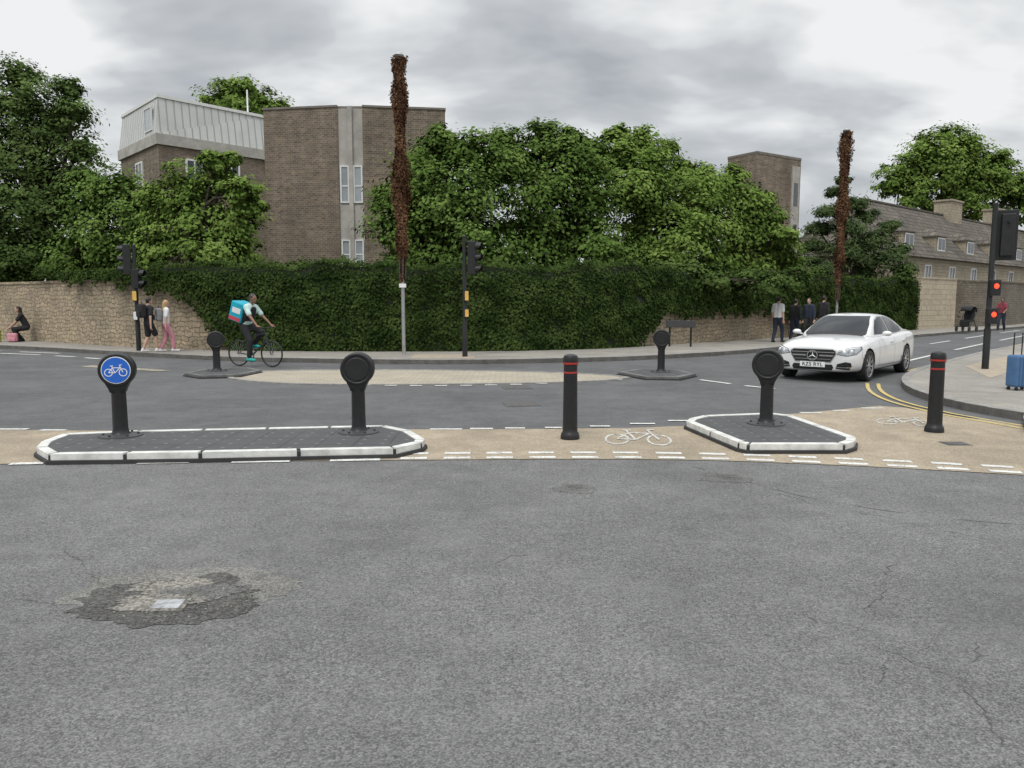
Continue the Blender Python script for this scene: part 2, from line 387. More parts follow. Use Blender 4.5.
fin=mixc(nt,0.95,ss.outputs[0],bv.outputs[0])
bg=node(nt,'ShaderNodeBackground',{'Color':fin,'Strength':1.0}); wo=node(nt,'ShaderNodeOutputWorld',{0:bg.outputs[0]})
sl=bpy.data.lights.new('sun','SUN'); sl.energy=1.4; sl.angle=math.radians(14); sl.color=(1,0.97,0.92)
so=bpy.data.objects.new('sun',sl); COL.objects.link(so)
sd=Vector((math.sin(SR)*math.cos(SE),math.cos(SR)*math.cos(SE),math.sin(SE)))
so.rotation_euler=sd.to_track_quat('Z','Y').to_euler(); so.location=sd*50
# ------------------------------------------------------------ ground
sheet('ground',[(-1500,-1500),(1500,-1500),(1500,1500),(-1500,1500)],-0.03,M['earth'])
near_edge=[g(-500,478),g(-200,470),g(0,464.5),g(200,462),g(405,460.5),g(560,459.5),g(700,460.5),g(860,466.5),g(1024,475.5),g(1250,489)]
near_edge=smooth_path(near_edge,0.5)
far_edge=[(-80,50),g(-500,330),g(-150,337),g(0,342),g(150,352),g(400,357),g(560,356),g(680,351),g(780,345),g(900,334),g(1000,326),g(1024,324),(70,88)]
sheet('road',[(-70,-8)]+[( -70,near_edge[0][1])]+near_edge+[(50,near_edge[-1][1]),(50,-8)],0.0,M['asphN'])
sheet('road',[(-80,near_edge[0][1]-0.0)]+near_edge+[(60,near_edge[-1][1]),(110,88)]+far_edge[::-1],-0.004,M['asphF'])
buff_top=[g(-500,432),g(-200,431),g(0,430),g(100,431),g(300,430),g(430,429.5),g(560,429),g(690,426),g(740,417),g(800,413.5),g(880,406),g(905,408),g(960,417),g(1024,425),g(1250,448)]
sheet('cycle_path',[(p[0],p[1]+0.01) for p in near_edge]+smooth_path(buff_top,0.6)[::-1],0.004,M['buff'])
kerb=[(-75,44),g(-400,336),g(-150,342.5),g(0,348.5),g(100,354),g(180,358.5),g(250,361.5),g(400,364),g(480,364),g(560,362.5),g(640,360),g(740,354),g(800,348),g(920,337),g(1024,328),(62,78)]
kerb=smooth_path(kerb,0.8)
wallb=[(-78,52),g(-400,328,0.12),g(-150,333,0.12),g(0,339,0.12),g(100,345,0.12),g(150,347.5,0.12),g(200,349.5,0.12),g(300,350.5,0.12),g(400,350.8,0.12),g(500,350.3,0.12),g(600,348,0.12),g(700,342.5,0.12),g(780,337.5,0.12),g(850,333,0.12),g(912,329.5,0.12),g(960,327,0.12),g(1024,323.5,0.12),(64,88)]
wallp=smooth_path(wallb,0.7)
prism('pavement',kerb+[(p[0],p[1]+0.4) for p in wallp][::-1],-0.02,0.116,M['pave'])["kind"]='structure'
v,f=strip(kerb,-0.15,0.0,-0.02,0.122); k=mobj('kerb',v,f,M['kerb']); k["kind"]='structure'
garden=[(p[0],p[1]+0.35) for p in wallp]+[(200,300),(-200,300)]
sheet('garden_ground',garden,0.14,M['earth'])
rk=[(75,70),g(1100,334),g(1024,347),g(985,354.5),g(945,365),g(915,374),g(902,382),g(905,391),g(925,400),g(965,410.5),g(1024,421),g(1150,442),(20,6.2),(40,5)]
rk=smooth_path(rk,0.5)
prism('pavement',rk+[(90,5),(90,60)],-0.02,0.112,M['pave'])["kind"]='structure'
v,f=strip(rk,-0.14,0.0,-0.02,0.12); k=mobj('kerb',v,f,M['kerb']); k["kind"]='structure'
def quadpx(name,c,z,mat): return sheet(name,[g(a,b,z) for a,b in c],z+0.004,mat)
M['tact']=simple('tactile_paving',(0.36,0.30,0.23),0.85,var=0.15,scale=6,bmp=0.4,obj=False)
quadpx('tactile_paving',[(415,354.5),(470,354.5),(476,358.4),(410,358.4)],0.116,M['tact'])
quadpx('tactile_paving',[(965,366),(1024,352),(1060,358),(990,378)],0.112,M['tact'])
# ------------------------------------------------------------ markings
def mark(a,b,w,mat,z=0.008,name='road_marking'):
    a=Vector(a);b=Vector(b);d=(b-a).normalized();n=Vector((-d.y,d.x))*w/2
    return sheet(name,[a-n,b-n,b+n,a+n],z,mat)
def along(pts,s):
    acc=0
    for i in range(len(pts)-1):
        a=Vector(pts[i]);b=Vector(pts[i+1]);L=(b-a).length
        if acc+L>=s: return a.lerp(b,(s-acc)/L)
        acc+=L
    return Vector(pts[-1])
foot=[g(400,459.8),g(560,458.6),g(700,459.6),g(860,465.4),g(1024,474.2),g(1150,481.5)]
foot=smooth_path(foot,0.3)
L=sum((Vector(foot[i+1])-Vector(foot[i])).length for i in range(len(foot)-1)); s=0.0
while s<L-0.3:
    a=along(foot,s);b=along(foot,s+0.28); n=Vector((-(b-a).y,(b-a).x)).normalized()
    mark(a+n*0.05,b+n*0.05,0.10,M['white']); mark(a+n*0.30,b+n*0.30,0.10,M['white']); s+=0.455
for x0,x1,yy in ((-60,-10,464.5),(10,45,463.5),(138,190,462.5),(232,290,461.5),(330,380,460)):
    mark(g(x0,yy+1),g(x1,yy),0.10,M['white'])
for x0,x1,yy in ((-60,-25,428),(-5,28,429.5),(40,66,430.5),(430,462,429.5),(470,493,429),(505,525,428.5),(545,562,428),(590,610,426.5),(630,655,424),(668,690,421),(800,822,413),(833,850,411),(862,884,408.5)):
    mark(g(x0,yy),g(x1,yy),0.09,M['white'])
for x0,y0,x1,y1 in ((-60,352,-20,353),(0,353.5,40,355),(55,356,75,357),(85,358,100,359),(-40,349,0,351),(20,352,60,353.5)):
    mark(g(x0,y0),g(x1,y1),0.16,M['white'])
mark(g(85,366),g(165,371),0.35,M['beige'],0.005,'road_patch')
for x0,y0,x1,y1 in ((908,361,940,353.5),(955,350,985,343.5),(1000,340.5,1030,334.5),(930,344,950,341),(965,338.5,985,335.5),(1000,333,1020,330.5),(700,380,730,384),(745,386,775,389)):
    mark(g(x0,y0),g(x1,y1),0.12,M['white'])
yl=smooth_path([g(880,384),g(884,392),g(905,402),g(955,414),g(1024,426),g(1150,450)],0.4)
for o in (0.0,0.2):
    v,f=strip(yl,o,o+0.07,0.0085,0.0095); k=mobj('yellow_line',v,f,M['yellow']); k["kind"]='structure'
yl=smooth_path([g(905,371),g(940,362.5),g(985,351.5),g(1024,343.5),g(1080,334)],0.6)
v,f=strip(yl,0,0.12,0.003,0.005); k=mobj('yellow_line',v,f,M['yellow']); k["kind"]='structure'
def bike_flat():
    mb=MB(); z=[0.0]
    def nx(): z[0]+=0.0004; return z[0]
    def ann(cx,cy,R,w,a0=0,a1=2*math.pi,n=28):
        h=nx(); vs=[];fs=[]
        for i in range(n+1):
            t=a0+(a1-a0)*i/n
            vs+=[(cx+R*math.cos(t),cy+R*math.sin(t),h),(cx+(R-w)*math.cos(t),cy+(R-w)*math.sin(t),h)]
        for i in range(n): fs.append((2*i,2*i+2,2*i+3,2*i+1))
        mb.add(vs,fs)
    def ln(a,b,w):
        h=nx(); a=Vector(a);b=Vector(b);d=(b-a).normalized();n=Vector((-d.y,d.x))*w/2
        mb.add([(*(a-n),h),(*(b-n),h),(*(b+n),h),(*(a+n),h)],[(0,1,2,3)])
    w=0.06
    ann(-0.5,0,0.30,w);ann(0.5,0,0.30,w)
    ln((-0.5,0),(-0.22,0.36),w);ln((-0.22,0.36),(0.30,0.36),w);ln((0.30,0.36),(-0.06,-0.02),w);ln((-0.5,0),(-0.06,-0.02),w)
    ln((-0.06,-0.02),(-0.27,0.50),w);ln((0.5,0),(0.26,0.56),w);ln((0.26,0.56),(0.44,0.58),w);ln((-0.38,0.51),(-0.16,0.51),w)
    return mb
def sym(name,mat,M4,parent=None,kind=None):
    mb=bike_flat(); mb.v=[tuple(M4@Vector(v)) for v in mb.v]; o=mobj(name,mb.v,mb.f,mat,parent)
    if kind: o["kind"]=kind
    return o
cx,cy=g(638,440)
sym('cycle_marking',M['whitew'],Matrix.Translation((cx,cy,0.008))@Matrix.Rotation(math.radians(-8),4,'Z')@Matrix.Diagonal((0.50,1.25,1,1)),kind='structure')
cx,cy=g(905,423)
sym('cycle_marking',M['whitew'],Matrix.Translation((cx,cy,0.008))@Matrix.Rotation(math.radians(-25),4,'Z')@Matrix.Diagonal((0.46,0.95,1,1)),kind='structure')
# ------------------------------------------------------------ patch, covers, cracks
def blob(cx,cy,rx,ry,seed,n=220,amp=0.22,rag=0.025):
    r=random.Random(seed); ph=[r.uniform(0,6.28) for _ in range(40)]; out=[]
    for i in range(n):
        t=2*math.pi*i/n; k=1+sum(amp/(j+1)**0.85*math.sin((j+1)*t*1.0+ph[j])*0.5 for j in range(1,30)); k+=r.uniform(-rag,rag)
        out.append((cx+rx*k*math.cos(t),cy+ry*k*math.sin(t)))
    return out
cx,cy=g(170,600)
sheet('road_patch',blob(cx+0.0,cy+0.18,0.62,0.36,31,amp=0.25),0.0015,M['halo'])
sheet('road_patch',blob(cx,cy,0.53,0.33,21,amp=0.3),0.0032,M['patch'])
sheet('road_patch',blob(cx-0.08,cy+0.20,0.24,0.14,5,amp=0.35),0.0055,M['gravel'])
sheet('road_patch',blob(cx+0.14,cy+0.10,0.22,0.12,15,amp=0.35),0.0060,M['faint'])
sheet('road_patch',blob(cx-0.05,cy-0.04,0.24,0.12,8,amp=0.35),0.0065,M['gravel'])
r_=random.Random(4)
def pebble():
    mb=MB()
    for i in range(150):
        a=r_.uniform(0,6.28); q=r_.uniform(0.2,1.15); s_=r_.uniform(0.003,0.010)
        mb.ball((cx+0.40*q*math.cos(a),cy+0.02+0.26*q*math.sin(a),0.006),(s_,s_*0.8,s_*0.7),6,4)
    o=mb.obj('loose_gravel',M['gravel']); o["kind"]='stuff'; tag(o,'loose pale stone chips in broken asphalt','gravel')
pebble()
def cover(px,py,w,d,mat,label,rot=0,frame=None):
    x,y=g(px,py); e=empty('manhole_cover',(x,y,0.0),rot)
    mb=MB(); mb.box(-w/2-0.03,w/2+0.03,-d/2-0.03,d/2+0.03,-0.02,0.007); mb.obj('frame',frame or M['dkgrey'],e,bevel=0.003)
    mb=MB(); mb.box(-w/2,w/2,-d/2,d/2,-0.02,0.011)
    for i in range(4):
        for j in range(3): mb.box(-w/2+w*(i+.3)/4,-w/2+w*(i+.7)/4,-d/2+d*(j+.3)/3,-d/2+d*(j+.7)/3,0.008,0.013)
    mb.obj('lid',mat,e,bevel=0.002); tag(e,label,'manhole cover'); return e
M['lid']=simple('pale_iron',(0.36,0.37,0.38),0.6,0.1,var=0.4,scale=20,bmp=0.3)
M['lidd']=simple('dark_iron',(0.105,0.10,0.095),0.7,0.2,var=0.3,scale=20,bmp=0.3)
c=cover(168,606,0.15,0.12,M['lid'],'small pale metal cover in broken asphalt patch',0.06,M['gravel'])
c.location.z=0.004
cover(575,487,0.13,0.10,M['lidd'],'small square iron cover in worn asphalt',0.1,M['faint'])
cover(730,477,0.16,0.13,M['lidd'],'small iron cover in worn asphalt',0.0,M['faint'])
sheet('road_patch',blob(*g(575,489),0.20,0.16,12,amp=0.3),0.002,M['faint'])
sheet('road_patch',blob(*g(727,479),0.26,0.15,14,amp=0.3),0.002,M['faint'])
cover(522,404.5,0.5,0.4,M['lidd'],'dark iron cover set in the road',0.2,M['asphF'])
cover(517,387.5,0.5,0.5,M['lidd'],'dark iron cover set in the road',0.1,M['asphF'])
cover(955,444,0.22,0.18,M['lidd'],'small iron cover in buff cycle path',0.0)
def crack(pts,w,seed,wob=1.0):
    r=random.Random(seed); P=[Vector(p) for p in smooth_path([g(*p) for p in pts],0.3)] if wob<1 else [Vector(g(*p)) for p in pts]; out=[]
    dx=dy=0
    for i in range(len(P)-1):
        L=(P[i+1]-P[i]).length; m=max(2,int(L/0.02))
        for k in range(m):
            dx=dx*0.88+r.gauss(0,0.009)*wob;dy=dy*0.88+r.gauss(0,0.009)*wob
            out.append(P[i].lerp(P[i+1],k/m)+Vector((dx+r.gauss(0,0.004)*wob,dy+r.gauss(0,0.004)*wob)))
    n=len(out);vs=[];fs=[]; ph=r.uniform(0,6)
    for i,p in enumerate(out):
        d=(out[min(i+1,n-1)]-out[max(i-1,0)]).normalized(); nn=Vector((-d.y,d.x)); fade=max(0.06,0.55+0.6*math.sin(i*0.19+ph)+0.3*math.sin(i*0.53+ph*2))
        ww=w*min(1.0,fade)*r.uniform(0.2 if wob>=1 else 0.5,1.0)*min(1,i/6,(n-1-i)/6)/2
        vs+=[(p.x-nn.x*ww,p.y-nn.y*ww,0.0025),(p.x+nn.x*ww,p.y+nn.y*ww,0.0025)]
    for i in range(n-1): fs.append((2*i,2*i+2,2*i+3,2*i+1))
    o=mobj('road_crack',vs,fs,M['crack']); o["kind"]='structure'
crack([(50,535),(75,560),(105,588)],0.011,1); crack([(895,560),(880,590),(868,620),(850,640)],0.008,2)
crack([(800,610),(850,640),(910,660),(975,685),(1024,700)],0.008,3); crack([(975,640),(968,690),(985,730),(1020,760)],0.009,4)
crack([(760,490),(830,508),(900,520),(1010,545)],0.009,5); crack([(470,570),(520,555),(590,560)],0.006,6)
crack([(0,672),(35,664),(70,690)],0.006,7); crack([(60,610),(20,600),(-20,610)],0.006,8); crack([(890,655),(880,700),(900,745)],0.006,9)
crack([(600,520),(690,530),(760,560)],0.006,11); crack([(910,660),(930,640),(960,625)],0.005,12)
crack([(690,466),(740,480),(800,496),(880,510),(960,520),(1040,527),(1150,533)],0.014,20,0.3)
# ------------------------------------------------------------ islands
def island_surf():
    m,nt,bs=newmat('island_paving'); p=pos(nt)
    v=node(nt,'ShaderNodeTexVoronoi',{'Vector':p,'Scale':2.6,'Randomness':0.0},distance='CHEBYCHEV')
    v.voronoi_dimensions='2D'
    d=v.outputs['Distance']
    c=mixc(nt,rampf(nt,d,0.465,0.485),(0.070,0.071,0.074),(0.035,0.035,0.037))
    v2=node(nt,'ShaderNodeTexVoronoi',{'Vector':p,'Scale':4.2,'Randomness':0.0}); v2.voronoi_dimensions='2D'
    c=mixc(nt,rampf(nt,v2.outputs['Distance'],0.07,0.11,0.6,0),c,(0.26,0.26,0.25))
    c=mixc(nt,rampf(nt,noise(nt,p,3,5,0.7),0.38,0.7,0,0.5),c,(0.10,0.098,0.092))
    nt.links.new(c,bs.inputs['Base Color']); bs.inputs['Roughness'].default_value=0.75; return m
M['studs']=island_surf()
def island(pxs,z,kmat,label,kw=0.10,frac=0.36,surf=None,seglen=0.8,gap=0.04,group='traffic islands in the junction'):
    pts=[g(a,b,z) for a,b in pxs]
    ar=sum(pts[i-1][0]*pts[i][1]-pts[i][0]*pts[i-1][1] for i in range(len(pts)))
    if ar<0: pts=pts[::-1]
    c=(sum(p[0] for p in pts)/len(pts),sum(p[1] for p in pts)/len(pts),0)
    e=empty('traffic_island',c); tag(e,label,'traffic island',group)
    prism('base',mitre(pts,0.025),-0.01,z*frac,M['kerbd'],e,True)
    inn=mitre(pts,-kw); n=len(pts); mb=MB()
    for i in range(n):
        o0=Vector(pts[i]);o1=Vector(pts[(i+1)%n]);i0=Vector(inn[i]);i1=Vector(inn[(i+1)%n]); L=(o1-o0).length
        if L<0.12: cuts=[(0,1)]
        else:
            ns=max(1,round(L/seglen)); cuts=[(q/ns,(q+1)/ns) for q in range(ns)]
        for (t0,t1) in cuts:
            gg=gap/2/max(L,0.01); a0_=t0+(gg if L>=0.12 else 0.0); a1_=t1-(gg if L>=0.12 else 0.0)
            A=o0.lerp(o1,a0_);B=o0.lerp(o1,a1_);C=i0.lerp(i1,a1_);D=i0.lerp(i1,a0_)
            zb=z*frac+0.001
            mb.add([(A.x,A.y,zb),(B.x,B.y,zb),(C.x,C.y,zb),(D.x,D.y,zb),(A.x,A.y,z),(B.x,B.y,z),(C.x,C.y,z),(D.x,D.y,z)],[(0,3,2,1),(4,5,6,7),(0,1,5,4),(1,2,6,5),(2,3,7,6),(3,0,4,7)])
    mb.obj('kerb',kmat,e,True,bevel=0.004)
    prism('bedding',mitre(pts,-0.006),z*frac+0.0005,z-0.02,M['kerbd'],e,True); prism('paving',mitre(pts,-kw-0.003),z-0.0199,z-0.008,surf or M['studs'],e,True)
    return e
island([(36,447),(42,441),(64,433),(140,430),(330,426),(385,425),(410,430),(425,439),(422,442),(395,448),(200,452),(48,454)],0.11,M['kerbw'],'long traffic island with white kerb stones and dark paving')
island([(686,421),(690,418),(704,415),(770,412.5),(792,415),(856,437),(855,441),(845,444),(748,444),(738,442)],0.11,M['kerbw'],'small traffic island with white kerb stones and dark paving')
DK_=dict(kw=0.14,frac=0.3,seglen=0.9,gap=0.02)
island([(184,373),(205,368.5),(250,367.5),(262,370),(240,374.5),(200,375.5)],0.07,M['kerbm'],'small dark kerbed island at end of stone strip',**DK_)
island([(618,371.5),(642,368.5),(680,370),(696,373.5),(680,377),(645,376.5)],0.07,M['kerbm'],'small dark kerbed island at end of stone strip',**DK_)
ov=smooth_path([g(x,y) for x,y in [(232,377.5),(262,372),(350,370.5),(450,371),(560,373.5),(625,378),(560,382.5),(430,384.5),(330,384.5),(270,382.5)]],0.5,True)
def setts():
    m,nt,bs=newmat('buff_setts'); p=pos(nt)
    b=node(nt,'ShaderNodeTexBrick',{'Vector':p,'Color1':(0.46,0.405,0.31,1),'Color2':(0.38,0.335,0.26,1),'Mortar':(0.26,0.23,0.19,1),'Scale':1.0,'Mortar Size':0.010,'Brick Width':0.25,'Row Height':0.16})
    c=mixc(nt,rampf(nt,noise(nt,p,1.1,5,0.7),0.35,0.7,0,0.75),b.outputs['Color'],(0.28,0.255,0.205))
    nt.links.new(c,bs.inputs['Base Color']); bs.inputs['Roughness'].default_value=0.85; return m
sheet('stone_strip',ov,0.012,setts())
v,f=strip(ov,-0.12,0.0,-0.01,0.022,True); k=mobj('kerb',v,f,M['kerb']); k["kind"]='structure'
for i in range(14):
    x=285+i*25; yy=385.8-0.00016*(x-420)**2
    mark(g(x,yy),g(x+12,yy-0.0003*(x-420)),0.12,M['white'],0.006)
# ------------------------------------------------------------ bollards
def head_bollard(px,py,z,rz,sign,label,h=0.95,group='black round-headed bollards on traffic islands'):
    x,y=g(px,py,z); e=empty('bollard',(x,y,z),rz); tag(e,label,'bollard',group)
    k=h/0.95
    mb=MB(); mb.lathe([(0,0.03),(0.12,0.03),(0.235,0.016),(0.24,-0.008),(0,-0.008)],seg=36)
    for i in range(6):
        a=i*math.pi/3; mb.cyl((0.185*math.cos(a),0.185*math.sin(a),0.02),(0.185*math.cos(a),0.185*math.sin(a),0.04),0.014,seg=8)
    mb.obj('base',M['dkgrey'],e,smooth=True)
    mb=MB(); mb.lathe([(0,0.03),(0.105,0.03),(0.092,0.05),(0.083,0.09),(0.080,0.3),(0.077,0.5*k+0.1),(0.080,0.60*k+0.02),(0,0.62*k+0.02)],seg=28)
    mb.obj('post',M['black'],e,smooth=True)
    zc=h-0.195
    mb=MB(); mb.lathe([(0.0,-0.085),(0.155,-0.085),(0.16,-0.092),(0.185,-0.09),(0.195,-0.07),(0.195,0.07),(0.185,0.09),(0.16,0.092),(0.155,0.085),(0.0,0.085)],c=(0,0,zc),axis='y',seg=44)
    vs=[]
    for (wx,wy,zv) in ((0.080,0.07,zc-0.26),(0.090,0.08,zc-0.22),(0.135,0.088,zc-0.13)):
        vs+=[(-wx,-wy,zv),(wx,-wy,zv),(wx,wy,zv),(-wx,wy,zv)]
    fs=[(0,3,2,1),(8,9,10,11)]
    for i in range(2):
        for q in range(4):
            q2=(q+1)%4; fs.append((i*4+q,i*4+q2,(i+1)*4+q2,(i+1)*4+q))
    mb.add(vs,fs); mb.obj('head',M['black'],e,smooth=True,bevel=0.006)
    if sign:
        mb=MB(); mb.lathe([(0,-0.0965),(0.153,-0.0965),(0.155,-0.09),(0.155,-0.08)],c=(0,0,zc),axis='y',seg=44); mb.obj('sign_border',M['signw'],e)
        mb=MB(); mb.lathe([(0,-0.0985),(0.146,-0.0985),(0.147,-0.092)],c=(0,0,zc),axis='y',seg=44); mb.obj('sign_face',M['blue'],e)
        T=Matrix.Translation((0,-0.0995,zc-0.025))@Matrix.Rotation(math.pi/2,4,'X')@Matrix.Diagonal((0.15,0.15,1,1))
        sym('cycle_symbol',M['signw'],T,e)
    else:
        mb=MB(); mb.lathe([(0,-0.094),(0.13,-0.094),(0.137,-0.088),(0.137,-0.08)],c=(0,0,zc),axis='y',seg=40); mb.obj('face_panel',M['blackm'],e)
    return e
head_bollard(121,436,0.10,0.30,True,'black bollard with round blue and white bicycle sign',0.97)
head_bollard(359,432.5,0.10,0.05,False,'black round-headed bollard on island with white kerb',0.96)
head_bollard(766,424,0.10,-0.35,False,'black round-headed bollard on small white-kerbed island',0.96)
head_bollard(217,371,0.06,0.3,False,'black round-headed bollard on dark kerbed island',0.92)
head_bollard(661,372,0.06,-0.2,False,'black round-headed bollard on dark kerbed island',0.97)
def post_bollard(px,py,label):
    x,y=g(px,py); e=empty('bollard',(x,y,0)); tag(e,label,'bollard','black cylindrical bollards beside the cycle path')
    mb=MB(); mb.lathe([(0,0.0),(0.115,0.0),(0.115,0.04),(0.105,0.075),(0.093,0.09),(0.089,0.13),(0.085,0.5),(0.082,0.90)],seg=30)
    mb.lathe([(0.082,0.90),(0.089,0.905),(0.091,0.94),(0.090,0.985),(0.078,1.012),(0.045,1.028),(0,1.032)],seg=30)
    mb.obj('post',M['black'],e,smooth=True)
    mb=MB(); mb.lathe([(0.083,0.80),(0.0865,0.802),(0.0865,0.818),(0.083,0.821)],seg=30); mb.obj('reflective_band',M['red'],e,smooth=True)
    mb=MB(); mb.lathe([(0.0895,0.908),(0.0935,0.91),(0.0935,0.93),(0.0895,0.932)],seg=30); mb.obj('reflective_band',M['red'],e,smooth=True)
    return e
post_bollard(570,439,'black cylindrical bollard with thin red bands on buff path')
post_bollard(934,432,'black cylindrical bollard with thin red bands near yellow lines')
# ------------------------------------------------------------ walls and ivy
def pxof(p): return 512+F*p[0]/(p[1]*CP+ (H)*SP)
cut=lambda px0,px1:[p for p in wallp if px0<=pxof(p)<=px1 and p[1]>0]
def wallco(ob,pts,z0,z1):
    c=[0.0]
    for i in range(1,len(pts)): c.append(c[-1]+math.hypot(pts[i][0]-pts[i-1][0],pts[i][1]-pts[i-1][1]))
    a=ob.data.attributes.new('wallco','FLOAT_VECTOR','POINT'); arr=[]
    for s in c: arr+=[s,z0,0, s,z0,0, s,z1,0, s,z1+0.35,0]
    a.data.foreach_set('vector',arr)
def wall(name,pts,t,z0,z1,mat,label,cop=None):
    e=empty(name,(pts[len(pts)//2][0],pts[len(pts)//2][1],0)); tag(e,label,'wall')
    v,f=strip(pts,-t,0,z0,z1); wallco(mobj('masonry',v,f,mat,e,True),pts,z0,z1)
    if cop:
        v,f=strip(pts,-t-0.04,0.04,z1,z1+0.10); wallco(mobj('coping',v,f,cop,e,True,bevel=0.0),pts,z1,z1+0.1)
    return e
WL=cut(-900,235); WM=cut(40,915)
wall('stone_wall',WL,0.4,0,2.35,M['stone'],'long beige rubble stone wall beside the pavement',M['stone'])
wall('stone_wall',[(p[0],p[1]+0.02) for p in cut(225,915)],0.35,0,2.45,M['stone'],'rubble stone wall mostly hidden under ivy')
WP=cut(914,958); WR=cut(956,3000)
wall('stone_wall',[(p[0],p[1]-0.05) for p in WP],0.5,0,2.95,M['stonew'],'pale dressed stone wall section next to ivy hedge',M['stonew'])
wall('stone_wall',WR,0.4,0,2.9,M['stoned'],'dark weathered stone wall along the street',M['stoned'])
def leafmesh(name,C,Nrm,size,mat,parent,tone,aspect=0.62,jit=0.7,world=True):
    n=len(C); N=Nrm+rng.normal(0,jit,(n,3)); N/=np.linalg.norm(N,axis=1)[:,None]+1e-9
    R=rng.normal(0,1,(n,3)); U=np.cross(N,R); U/=np.linalg.norm(U,axis=1)[:,None]+1e-9; V=np.cross(N,U)
    s=(size*rng.uniform(0.65,1.3,n))[:,None]*0.5
    fold=N*s*rng.uniform(-0.25,0.25,(n,1))
    q=np.stack([C-U*s,C-V*s*aspect+fold,C+U*s,C+V*s*aspect+fold],1).reshape(-1,3)
    me=bpy.data.meshes.new(name); me.vertices.add(4*n); me.vertices.foreach_set('co',q.astype(np.float32).ravel())
    me.loops.add(4*n); me.loops.foreach_set('vertex_index',np.arange(4*n,dtype=np.int32))
    me.polygons.add(n); me.polygons.foreach_set('loop_start',np.arange(0,4*n,4,dtype=np.int32)); me.update(calc_edges=True)
    a=me.attributes.new('tone','FLOAT','FACE'); a.data.foreach_set('value',np.clip(tone,0,1).astype(np.float32))
    return finish(me,name,mat,parent,world,False)
def vnoise(x,y,seed=0):
    return (math.sin(x*1.7+seed)+math.sin(x*0.63+y*1.9+seed*2.1)+math.sin(y*2.7-x*0.9+seed*0.7)+math.sin(x*3.9+y*3.1+seed))/4
HP=WM; arr=np.array(HP); seg=np.linalg.norm(np.diff(arr,axis=0),axis=1); cum=np.concatenate([[0],np.cumsum(seg)]); LT=cum[-1]
NR=np.array(normals2(HP)); PXs=np.array([pxof(p) for p in HP])
def hedge_low(px):
    if px<88: return 2.58-0.1*(px-40)/48
    if px<232:
        t=(px-88)/144; return max(0.0,2.48-0.9*t if t<0.75 else (2.48-0.9*0.75)*(1-(t-0.75)/0.25))
    if px<635 or px>800: return 0.0
    return 1.15*min(1,(px-635)/25,(800-px)/25)
ih=empty('ivy_hedge',(0,25.5,0.1)); tag(ih,'dense dark green ivy covering a tall garden wall','hedge')
nI=98000
S=rng.uniform(0,LT,nI); idx=np.clip(np.searchsorted(cum,S)-1,0,len(seg)-1); tt=(S-cum[idx])/seg[idx]
B2=arr[idx]+(arr[idx+1]-arr[idx])*tt[:,None]; N2=NR[idx]; PXv=PXs[idx]+(PXs[idx+1]-PXs[idx])*tt
def htop(s): return 2.78+0.18*vnoise(s*0.8,0,1)+0.12*vnoise(s*2.6,0,4)
top=np.array([htop(s) for s in S])
low=np.array([max(0.10,hedge_low(p)+ (0.3*vnoise(s*2.0,1,2)+0.25*vnoise(s*5.0,1,8) if hedge_low(p)>0 else 0)) for p,s in zip(PXv,S)])
low=np.minimum(low,top-0.1)
kind=rng.uniform(0,1,nI); Z=np.where(kind<0.86,low+(top-low)*rng.uniform(0,1,nI),top+rng.normal(0,0.08,nI))
bul=np.array([0.27+0.11*vnoise(s*1.1,z*1.6,3)+0.06*vnoise(s*3.5,z*4,9) for s,z in zip(S,Z)])*np.clip((top+0.25-Z)/0.6,0.3,1)
off=np.where(kind<0.86,bul+rng.normal(0,0.035,nI),rng.uniform(-0.45,0.25,nI))
C=np.stack([B2[:,0]+N2[:,0]*off,B2[:,1]+N2[:,1]*off,Z],1)
Nn=np.stack([N2[:,0],N2[:,1],np.where(kind<0.86,0.25,1.2)],1)
cl=np.array([0.5+0.5*vnoise(s*2.3,z*2.8,5) for s,z in zip(S,Z)])
tone=0.5*rng.uniform(0,1,nI)+0.5*cl
keep=rng.uniform(0,1,nI)<np.clip((top-low)/2.2,0.25,1)
leafmesh('leaves',C[keep],Nn[keep],np.full(keep.sum(),0.095),M['ivy'],ih,tone[keep],0.8,0.45)
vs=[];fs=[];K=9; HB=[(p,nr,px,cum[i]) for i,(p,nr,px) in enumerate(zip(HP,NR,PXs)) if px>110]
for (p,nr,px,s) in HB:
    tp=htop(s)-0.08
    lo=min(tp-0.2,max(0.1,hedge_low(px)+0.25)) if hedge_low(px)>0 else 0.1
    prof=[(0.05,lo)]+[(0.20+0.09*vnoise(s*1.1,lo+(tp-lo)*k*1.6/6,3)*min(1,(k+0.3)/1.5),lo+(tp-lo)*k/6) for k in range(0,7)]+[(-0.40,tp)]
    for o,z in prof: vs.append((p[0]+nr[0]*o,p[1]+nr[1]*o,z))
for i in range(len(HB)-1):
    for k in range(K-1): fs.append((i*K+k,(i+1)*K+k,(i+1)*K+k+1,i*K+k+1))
mobj('leaf_backing',vs,fs,M['ivyback'],ih,True)  # solid backing sheet, its dark colour fills the gaps between leaves
